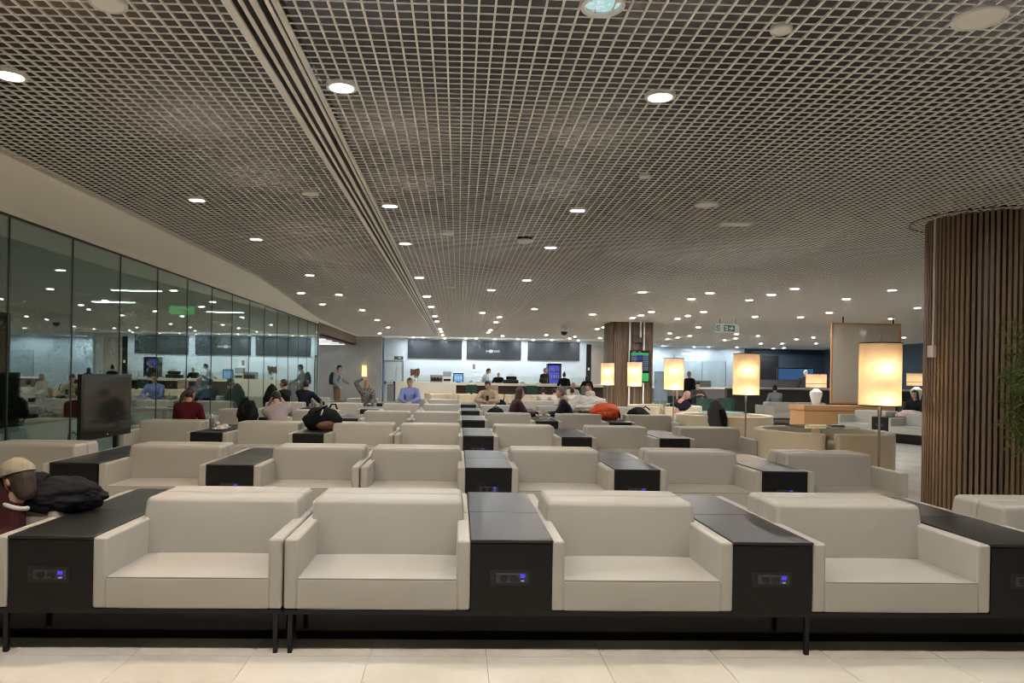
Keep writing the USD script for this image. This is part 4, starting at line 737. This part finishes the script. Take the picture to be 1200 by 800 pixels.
# cups, bottles and plates on the tables
def make_bottle(t, key):
    obj('body', lathe([(0, 0), (0.032, 0), (0.034, 0.02), (0.034, 0.14), (0.014, 0.19), (0.013, 0.21), (0, 0.21)], 16), CLEAR if key else mat('bottle_steel', (0.25, 0.27, 0.3), 0.3, 0.8), t); obj('cap', cyl(0.015, 0.21, 0.228, 12), WHITE, t)
bottle = Once(make_bottle)
def make_cup(t, key):
    obj('cup', lathe([(0, 0), (0.028, 0), (0.038, 0.10), (0.036, 0.10), (0.027, 0.005), (0, 0.005)], 18), PORC, t); obj('sleeve', lathe([(0.0335, 0.03), (0.0375, 0.07), (0.0355, 0.07), (0.0315, 0.03), (0.0335, 0.03)], 18), TAN_U, t)
cup = Once(make_cup)
def make_plate(t, key):
    obj('plate', lathe([(0, 0), (0.07, 0), (0.115, 0.02), (0.115, 0.026), (0.06, 0.008), (0, 0.008)], 24), PORC, t); obj('napkin', T(blob(0.06, 0.05, 0.06, 35, 0.3, sub=2), 0.01, 0, 0.01), C_WHITE, t)
plate = Once(make_plate)
bottle('water_bottle', 'steel water bottle on the table left of the man with head in hands', 'bottle', (-3.80, 11.55, 0.640)); plate('plate', 'white plate with a napkin beside the steel bottle', 'plate', (-3.62, 11.38, 0.640)); plate('plate', 'white plate behind the steel bottle on the third row table', 'plate', (-3.66, 11.72, 0.640)); cup('paper_cup', 'white cup in front of the black coat on the third row table', 'cup', (-3.78, 11.76, 0.640))
for lab, nm, x, y in (('white cup on the table between the man in navy and the woman in plum', 'c', 1.72, 15.30), ('second white cup near the elbow of the man in navy', 'c', 1.90, 15.42)): cup('paper_cup', lab, 'cup', (x, y, 0.640))
bottle('water_bottle', 'clear bottle on the table between the man in navy and the woman in plum', 'bottle', (1.80, 15.55, 0.640), key=1)
for k, (x, y) in enumerate(((-3.78, 19.30), (-3.62, 19.1), (-3.58, 19.5), (-3.82, 19.62))): (cup if k % 2 else bottle)('paper_cup' if k % 2 else 'water_bottle', ('bottle', 'cup', 'second bottle', 'second cup')[k] + ' on the fifth row table by the dark jacketed men', 'cup' if k % 2 else 'bottle', (x, y, 0.640))

# ------------------------------------------------------------------ people
SPH = trimesh.creation.icosphere(1, 1.0).vertices
def Rm(ax, a):
    c, s = math.cos(a), math.sin(a); return np.array({'x': [[1, 0, 0], [0, c, -s], [0, s, c]], 'z': [[c, -s, 0], [s, c, 0], [0, 0, 1]], 'y': [[c, 0, s], [0, 1, 0], [-s, 0, c]]}[ax])
def hull(*sets): return m3d.Manifold.hull_points(np.vstack(sets).astype(np.float32))
def sp(c, r): return SPH * r + np.asarray(c, float)
def el(c, rad, M=np.eye(3)): return (SPH * rad) @ M.T + np.asarray(c, float)
def bone(a, ra, b, rb): return hull(sp(a, ra), sp(b, rb))
def union(L): return m3d.Manifold.batch_boolean(L, m3d.OpType.Add)
def smoothed(m, ref=0.035, it=6):
    m = m.refine_to_length(ref).to_mesh(); t = trimesh.Trimesh(m.vert_properties[:, :3], m.tri_verts, process=True)
    trimesh.smoothing.filter_taubin(t, lamb=0.5, nu=0.52, iterations=it); return t
def ik(S, E, l1, l2, hint):
    S, E = np.asarray(S, float), np.asarray(E, float); d = E - S; L = np.linalg.norm(d); Lc = min(L, (l1 + l2) * 0.985); d = d / max(L, 1e-6); E = S + d * Lc
    a = (l1 * l1 - l2 * l2 + Lc * Lc) / (2 * Lc); h = math.sqrt(max(l1 * l1 - a * a, 0)); n = np.asarray(hint, float); n = n - d * (n @ d); n /= max(np.linalg.norm(n), 1e-6)
    return S + d * a + n * h, E
def hand_parts(W, d, palm, side, ref_s=1.0):
    """Palm, four unequal curled fingers and a thumb that leaves the side of the palm. d: along the hand; palm: the way the palm faces; side: +1 or -1 for the thumb's side."""
    d = d / np.linalg.norm(d); palm = palm - d * (palm @ d); palm /= max(np.linalg.norm(palm), 1e-6); l = np.cross(d, palm) * side
    out = [hull(sp(W, 0.024), *[sp(W + d * 0.085 + l * q, 0.013) for q in (-0.032, 0.032)], *[sp(W + d * 0.03 + l * q, 0.015) for q in (-0.024, 0.026)])]
    for q, L in ((0.033, 0.070), (0.011, 0.080), (-0.011, 0.074), (-0.033, 0.058)):
        a = W + d * 0.083 + l * q; b = a + (d * 0.9 + palm * 0.35) * L * 0.5; c = b + (d * 0.55 + palm * 0.8) * L * 0.5
        out += [bone(a, 0.0098, b, 0.009), bone(b, 0.009, c, 0.008)]
    a = W + d * 0.025 + l * 0.026; b = a + (d * 0.55 + l * 0.75 + palm * 0.2) * 0.042; c = b + (d * 0.9 + l * 0.2 + palm * 0.3) * 0.032
    return out + [bone(a, 0.013, b, 0.011), bone(b, 0.011, c, 0.009)]
def person(label, loc, rot, pose='sit', lean=0.05, side=0.0, head=(0, 0.1), hands=None, elbows=None, top=C_BLACK, pants=C_JEANS, hair='short', hm=H_DARK, skin=SKIN, sleeve='long', scale=1.0, seat=0.42, recline=0.0, knees=0.0, feet=None, twist=0.0, extra=None, smooth_ref=0.035, roll=0.0):
    t = thing('person', label, 'person', (loc[0], loc[1], 0), rot)
    s = scale; hz = (seat / s + 0.095) if pose == 'sit' else 0.92
    if pose == 'sit' and loc[2:] : hz += loc[2]
    H = np.array([0, 0, hz])
    u = np.array([math.sin(side), -math.sin(lean) * math.cos(side), math.cos(lean) * math.cos(side)]); u /= np.linalg.norm(u)
    u2 = u + np.array([0, -0.35 * max(lean, 0), 0.0]); u2 /= np.linalg.norm(u2)          # the upper back bends further than the hips
    lat = Rm('z', twist) @ np.array([math.cos(side), 0, -math.sin(side)]); fw = np.cross(u2, lat); fw /= np.linalg.norm(fw); lat = np.cross(fw, u2); M = np.stack([lat, fw, u2], 1); M0 = np.stack([np.array([1, 0, 0]), np.cross(u, [1, 0, 0]), u], 1)
    waist = H + u * 0.17; chest = waist + u2 * 0.17; shl = waist + u2 * 0.30; neck = waist + u2 * 0.365
    hd = 0.45 * u2 + 0.55 * np.array([0, 0, 1.0]); hd /= np.linalg.norm(hd)
    Rh = Rm('z', head[0]) @ Rm('x', head[1]) @ Rm('y', roll)
    hc = neck + hd * 0.09 + Rh @ np.array([0, -0.025, 0.085])
    SL = {1: shl + lat * 0.185, -1: shl - lat * 0.185}
    if hands is None: hands = [(-0.13, -0.34, hz + 0.09), (0.13, -0.34, hz + 0.09)] if pose == 'sit' else [(-0.25, -0.06, 0.80), (0.25, -0.06, 0.80)]
    if elbows is None: elbows = [(-0.6, 0.6, -0.5), (0.6, 0.6, -0.5)]
    arms = {}
    for k, q in ((-1, 0), (1, 1)): arms[k] = (SL[k],) + ik(SL[k], hands[q], 0.285, 0.25, elbows[q])
    legs = {}
    for k in (-1, 1):
        hip = H + np.array([k * 0.09, 0, -0.01])
        if pose == 'sit':
            kn = np.array([k * (0.12 + knees), -0.43, hz + 0.01 - recline * 0.05]); an = np.array([k * (0.12 + knees * 0.8), -0.45 - recline * 0.25, 0.085])
        else: kn = np.array([k * 0.095, -0.03, 0.50]); an = np.array([k * 0.10, 0.0, 0.085])
        legs[k] = (hip, kn, an)
    # body: one continuous surface
    B = [hull(el(H, (0.15, 0.105, 0.10), M0), el(waist, (0.125, 0.088, 0.09), M)), hull(el(waist, (0.125, 0.088, 0.09), M), el(chest, (0.145, 0.10, 0.12), M)), hull(el(chest, (0.145, 0.10, 0.12), M), sp(SL[1], 0.052), sp(SL[-1], 0.052), sp(neck - u2 * 0.03, 0.06)),
         bone(neck - u2 * 0.04, 0.056, hc + Rh @ np.array([0, 0.02, -0.06]), 0.050)]
    for k in (-1, 1):
        S, E, W = arms[k]; B += [bone(S, 0.050, E, 0.038), bone(E, 0.038, W, 0.026)]
        d = W - E; d /= np.linalg.norm(d); B += hand_parts(W, d + np.array([0, -0.12, -0.05]), np.array([-k * 0.6, 0.0, -0.8]), -1 if k > 0 else 1)
        a, b, c = legs[k]; B += [bone(a, 0.080, b, 0.055), bone(b, 0.055, c, 0.038), hull(sp(c, 0.038), sp(c + (0, -0.14, -0.05), 0.03), sp(c + (0, 0.03, -0.05), 0.03))]
    L = lambda p: hc + Rh @ np.array(p, float)
    B += [hull(el(hc, (0.073, 0.092, 0.107), Rh)), hull(el(L((0, -0.015, -0.02)), (0.065, 0.075, 0.075), Rh), sp(L((0, -0.058, -0.088)), 0.030)), hull(sp(L((0, -0.088, 0.015)), 0.009), sp(L((0, -0.108, -0.028)), 0.012), sp(L((0.014, -0.09, -0.034)), 0.009), sp(L((-0.014, -0.09, -0.034)), 0.009))]
    for k in (-1, 1): B.append(hull(el(L((k * 0.074, 0.008, -0.008)), (0.010, 0.02, 0.031), Rh)))
    obj('body', smoothed(union(B), smooth_ref, 4), skin, t, smooth=True)
    for k in (-1, 1): obj('eye', trimesh.Trimesh(el(L((k * 0.031, -0.083, 0.012)), (0.013, 0.009, 0.008), Rh), trimesh.creation.icosphere(1, 1.0).faces, process=False), EYE_M, t, smooth=True)
    obj('mouth', trimesh.Trimesh(el(L((0, -0.087, -0.058)), (0.023, 0.008, 0.007), Rh), trimesh.creation.icosphere(1, 1.0).faces, process=False), LIP, t, smooth=True)
    # clothing follows the body
    e = 0.018
    Tp = [hull(el(H + u * 0.02, (0.158 + e, 0.115 + e, 0.085), M0), el(waist, (0.135 + e, 0.098 + e, 0.09), M)), hull(el(waist, (0.135 + e, 0.098 + e, 0.09), M), el(chest, (0.15 + e, 0.108 + e, 0.125), M)), hull(el(chest, (0.15 + e, 0.108 + e, 0.125), M), sp(SL[1], 0.056 + e), sp(SL[-1], 0.056 + e), sp(neck - u2 * 0.03, 0.062 + e * 0.6))]
    for k in (-1, 1):
        S, E, W = arms[k]
        if sleeve == 'long': Tp += [bone(S, 0.056 + e, E, 0.042 + e), bone(E, 0.042 + e, E + (W - E) * 0.93, 0.034 + e * 0.6)]
        else: Tp += [bone(S, 0.056 + e, S + (E - S) * 0.72, 0.052 + e)]
    obj({'long': 'sweater', 'short': 'shirt'}[sleeve], smoothed(union(Tp), smooth_ref, 5), top, t, smooth=True)
    Pt = [hull(el(H, (0.155 + e * 0.6, 0.11 + e * 0.6, 0.10), M0))]
    for k in (-1, 1): a, b, c = legs[k]; Pt += [bone(a, 0.085 + e * 0.6, b, 0.060 + e), bone(b, 0.060 + e, c + (0, 0, 0.03), 0.048 + e * 0.5)]
    obj('trousers', smoothed(union(Pt), 0.05, 4), pants, t, smooth=True)
    for k in (-1, 1): c = legs[k][2]; obj('shoe', smoothed(hull(el(c + (0, 0.0, -0.05), (0.042, 0.055, 0.034)), el(c + (0, -0.12, -0.056), (0.044, 0.07, 0.028))), 0.04, 2), SHOE, t, smooth=True)
    # hair
    if hair != 'bald':
        Hm = hull(el(L((0, 0.008, 0.012)), (0.085, 0.106, 0.118), Rh))
        cut = hull(*[L((x, y, z))[None] for x in (-0.12, 0.12) for y in (-0.2, -0.02) for z in (-0.25, 0.058)])
        low = hull(*[L((x, y, z))[None] for x in (-0.12, 0.12) for y in (-0.2, 0.2) for z in (-0.25, {'short': -0.088, 'mid': -0.135}.get(hair, -0.115))])
        temple = hull(*[L((x, y, z))[None] for x in (-0.12, 0.12) for y in (-0.2, 0.0 if hair == 'short' else -0.03) for z in (-0.25, -0.005)])
        Hm = Hm - cut - low - temple
        ad = []
        if hair == 'mid': ad = [hull(el(L((0, 0.03, -0.01)), (0.079, 0.072, 0.07), Rh), el(L((0, 0.042, -0.10)), (0.066, 0.05, 0.045), Rh))]
        if hair == 'long': ad = [hull(el(L((0, 0.045, 0.01)), (0.078, 0.055, 0.08), Rh), el(L((0, 0.055, -0.17)), (0.085, 0.04, 0.05), Rh)), hull(el(L((0.062, 0.01, 0.02)), (0.022, 0.05, 0.06), Rh), el(L((0.072, 0.01, -0.16)), (0.025, 0.045, 0.04), Rh)), hull(el(L((-0.062, 0.01, 0.02)), (0.022, 0.05, 0.06), Rh), el(L((-0.072, 0.01, -0.16)), (0.025, 0.045, 0.04), Rh))]
        if hair == 'bun': ad = [hull(el(L((0, 0.05, 0.125)), (0.038, 0.038, 0.042), Rh))]
        if hair == 'ponytail': ad = [bone(L((0.02, 0.10, 0.03)), 0.026, L((0.05, 0.13, -0.06)), 0.040), bone(L((0.05, 0.13, -0.06)), 0.040, L((0.085, 0.12, -0.22)), 0.020)]
        obj('hair', smoothed(union([Hm] + ad), 0.03, 3), hm, t, smooth=True)
    if extra: extra(t, dict(L=L, Rh=Rh, hc=hc, neck=neck, shl=shl, chest=chest, waist=waist, M=M, u2=u2, arms=arms, lat=lat, fw=fw))
    if s != 1.0: UsdGeom.Xformable(t).AddScaleOp().Set(Gf.Vec3f(s, s, s))
    return t
def cap_extra(t, k):
    L, Rh = k['L'], k['Rh']
    dome = hull(el(L((0, 0.004, 0.025)), (0.100, 0.118, 0.112), Rh)) - hull(*[L((x, y, z))[None] for x in (-0.2, 0.2) for y in (-0.2, 0.2) for z in (-0.3, 0.030)])
    c = obj('cap', smoothed(dome, 0.02, 2), C_CAP, t, smooth=35)
    br = hull(*[el(L((x, y, z)), (0.012, 0.012, 0.004), Rh) for x, y, z in ((-0.075, -0.07, 0.036), (0.075, -0.07, 0.036), (0.06, -0.145, 0.026), (-0.06, -0.145, 0.026), (0, -0.175, 0.022))])
    obj('brim', smoothed(br, 0.02, 1), C_CAP, c, smooth=35)
    n, M = k['neck'], k['M']
    ax = k['hc'] + Rh @ np.array([0, 0.02, -0.06]) - n; ax /= np.linalg.norm(ax); e1 = np.cross(ax, [0, 1, 0.2]); e1 /= np.linalg.norm(e1); e2 = np.cross(ax, e1)
    col = tube([n - ax * 0.004 + 0.066 * (math.cos(a) * e1 + math.sin(a) * e2) for a in np.linspace(0, 2 * math.pi, 28)], 0.015, 10); obj('collar', col, C_WHITE, t, smooth=True)
    w = k['waist']; hem = [w + M @ np.array(p) for p in ((0.12, 0.06, 0.19), (0.16, 0.04, 0.10), (0.165, 0.0, 0.0), (0.15, -0.02, -0.06))]
    obj('shirt_tail', tube(hem, [0.03, 0.028, 0.03, 0.02], 8), C_WHITE, t)
def pack_extra(t, k):
    c = k['chest']; M = k['M']
    b = blob(0.15, 0.11, 0.46, 41, 0.08); b.vertices = b.vertices @ M.T + (c + M @ np.array([0, 0.20, -0.26])); obj('backpack', b, C_DGREY, t)
    for s in (-1, 1): obj('strap', tube([c + M @ np.array([s * 0.10, 0.12, 0.12]), c + M @ np.array([s * 0.11, 0.0, 0.20]), c + M @ np.array([s * 0.11, -0.135, 0.05]), c + M @ np.array([s * 0.12, -0.09, -0.10])], 0.016, 6), C_WHITE if s > 0 else C_DGREY, t)
def phone_extra(t, k):
    W = k['arms'][1][2]; b = rbox(-0.04, 0.04, -0.005, 0.005, -0.02, 0.12, 0.004, mid=2); b.apply_translation(W + (-0.06, -0.08, 0.02)); obj('phone', b, FRAME_B, t)
def mask_extra(t, k):
    L, Rh = k['L'], k['Rh']; obj('face_mask', smoothed(hull(el(L((0, -0.085, -0.045)), (0.045, 0.022, 0.035), Rh)), 0.02, 1), C_WHITE, t, smooth=True)

person('man in a khaki cap and maroon sweater slumped asleep at the front row table', (-3.17, 4.60), 0, lean=0.02, side=1.15, head=(-1.95, 0.30), top=C_MAROON, hair='mid', hm=H_BROWN, twist=-0.7, seat=0.40, hands=[(-0.10, -0.30, 0.62), (0.30, -0.25, 0.66)], elbows=[(-0.2, -0.6, -0.6), (0.6, -0.3, -0.5)], extra=cap_extra, smooth_ref=0.02)
person('woman with a brown ponytail in a dark red top facing the glass wall', (-4.42, 12.2), 180, lean=0.12, head=(-0.35, 0.2), top=C_RED, hair='ponytail', hm=H_BROWN, sleeve='short', scale=0.93, smooth_ref=0.025)
person('man in a pale grey shirt bent over with his head in his hands', (-2.93, 12.25), 180, lean=0.42, side=0.22, head=(0.3, 0.75), top=C_PINKGREY, hands=[(0.02, -0.38, 1.02), (0.24, -0.36, 1.03)], elbows=[(-0.4, -0.5, -0.9), (0.5, -0.5, -0.9)], sleeve='short', smooth_ref=0.025)
person('man in a dark navy jacket leaning on the fifth row table', (-4.10, 19.62), 180, lean=0.15, side=-0.12, head=(0.1, 0.2), top=C_NAVY, hands=[(-0.52, -0.25, 0.70), (-0.25, -0.4, 0.68)])
person('dark haired man in black seen in profile beside the navy jacketed man', (-4.55, 19.66), 250, lean=0.05, head=(0.2, 0.05), top=C_BLACK, hands=None)
person('standing man in grey with a backpack near the end of the glass', (-4.66, 28.5), 75, 'stand', lean=0.06, head=(0.1, 0.35), top=C_GREY, pants=C_KHAKI, extra=pack_extra, scale=1.05, hands=[(-0.22, -0.2, 0.95), (0.15, -0.42, 1.05)])
person('fair haired woman in a patterned top stretching an arm over her head', (-2.78, 22.55), 0, lean=-0.05, head=(0.25, -0.05), top=C_PATT, hair='long', hm=H_BLOND, hands=[(-0.12, -0.02, 1.36), (0.16, -0.30, 0.62)], elbows=[(-0.9, -0.1, 0.6), (0.6, 0.5, -0.5)])
person('bearded man in a light blue shirt sitting back with hands on his lap', (-1.47, 22.55), 0, lean=-0.02, head=(-0.1, 0.2), top=C_BLUE, pants=C_NAVY, hm=H_BROWN, scale=1.13, seat=0.38, hands=[(-0.07, -0.30, 0.58), (0.07, -0.30, 0.60)], elbows=[(-1.0, 0.1, -0.3), (1.0, 0.1, -0.3)])
person('bearded man in a beige sweater looking down at his phone', (0.92, 22.55), 0, lean=0.16, head=(-0.55, 0.4), top=C_BEIGE, hands=[(-0.12, -0.34, 0.66), (0.02, -0.36, 0.68)], elbows=[(-1.0, 0.1, -0.4), (1.0, 0.1, -0.4)], extra=phone_extra, hm=H_DARK, scale=1.12, seat=0.36)
person('woman with long brown hair in a plum sweater at the fourth row table', (1.14, 15.75), 100, lean=0.22, head=(0.05, 0.15), top=C_PLUM, hair='long', hm=H_BROWN, hands=[(-0.10, -0.50, 0.72), (0.14, -0.48, 0.72)], smooth_ref=0.025, scale=0.97)
person('grey haired man in a navy jacket leaning over the fourth row table', (2.42, 15.75), 260, lean=0.28, head=(0.0, 0.15), top=C_NAVY, hm=H_GREY, hands=[(-0.10, -0.52, 0.72), (0.12, -0.45, 0.72)], smooth_ref=0.025)
person('bald man in a white shirt sitting before the counter', (4.15, 26.75), 20, lean=0.02, head=(0.2, 0.1), top=C_WHITE, hair='bald')
person('small dark haired child in white at the sixth row', (3.62, 23.3), 180, lean=0.05, head=(0, 0.1), top=C_WHITE, scale=0.80)
person('woman in white bending over a coral scarf near the far lamps', (4.78, 25.8), 290, lean=0.3, head=(0.1, 0.3), top=C_WHITE, hm=H_BROWN, hair='short', extra=lambda t, k: obj('scarf', T(blob(0.24, 0.16, 0.16, 51, 0.25), 0.0, -0.30, 0.62), C_CORAL, t))
person('dark haired child in cream nearest the man in navy, sixth row', (2.70, 23.3), 180, lean=0.05, top=C_WHITE, scale=0.80)
person('second dark haired child in cream, sixth row', (3.06, 23.32), 190, lean=0.05, top=C_WHITE, scale=0.80)
person('woman with a high bun in black standing at the counter', (4.80, 33.35), 180, 'stand', top=C_BLACK, hair='bun', pants=C_BLACK, scale=0.97, hands=[(-0.15, -0.38, 1.18), (0.15, -0.38, 1.18)])
person('woman with long black hair in black at the end of the counter', (5.85, 33.35), 180, 'stand', lean=0.1, top=C_BLACK, hair='long', pants=C_BLACK, scale=0.90, hands=[(-0.15, -0.38, 1.25), (0.15, -0.38, 1.25)])
person('bald man in black standing beside the blue drinks fridge', (4.22, 36.3), 40, 'stand', lean=0.05, head=(0.5, 0.2), top=C_BLACK, pants=C_BLACK, hair='short', hm=H_GREY, scale=1.10)
person('bald man in black behind the counter by the black rack', (1.92, 35.5), 0, 'stand', lean=0.22, head=(0, 0.4), top=C_BLACK, pants=C_BLACK, hair='bald', scale=0.98, hands=[(-0.2, -0.42, 1.1), (0.2, -0.42, 1.1)])
person('dark haired server in a pale shirt bending behind the counter', (1.12, 35.7), 80, 'stand', lean=0.35, head=(0, 0.5), top=C_PALE, pants=C_BLACK, scale=1.10, hands=[(-0.2, -0.5, 1.1), (0.1, -0.5, 1.1)])
person('woman in black standing beyond the second lit floor lamp', (9.55, 30.2), 300, 'stand', head=(0.1, 0.05), top=C_BLACK, pants=C_BLACK, hair='short', hm=H_BLOND, scale=1.04)
person('man in dark clothes and a white mask sitting beyond the tub chairs', (8.20, 25.2), 0, lean=0.12, head=(0, 0.25), top=C_DGREY, extra=mask_extra, seat=0.5, hands=[(-0.12, -0.38, 0.95), (0.12, -0.38, 0.95)])
person('hunched person in pink with a navy coat over the lap, third tub group', (5.55, 18.98), 60, lean=0.45, head=(0.2, 0.6), top=C_PINK, hair='bald', extra=lambda t, k: obj('coat', T(blob(0.36, 0.26, 0.34, 55, 0.15), 0.05, -0.2, 0.66), C_NAVY, t))
person('man in a grey shirt seen from behind before the dark half wall', (11.2, 25.75), 180, lean=0.05, head=(0, 0.1), top=C_GREY, hm=H_DARK)
person('dark haired woman with a pink blanket at the edge of the slat column', (11.75, 18.6), -60, lean=0.05, head=(0, 0.2), top=C_BLACK, hair='long', hm=H_BROWN, extra=lambda t, k: obj('blanket', T(blob(0.34, 0.22, 0.26, 57, 0.25), 0.0, -0.24, 0.55), cloth('cloth_rose', (0.55, 0.38, 0.36)), t))
person('worker in grey with a white cap behind the dark half wall', (15.7, 33.0), 150, 'stand', lean=0.2, top=C_DGREY, hair='short', hm=WHITE, scale=1.15)
person('worker with dark hair behind the dark half wall', (16.6, 33.0), 180, 'stand', lean=0.1, top=C_DGREY, scale=1.06)
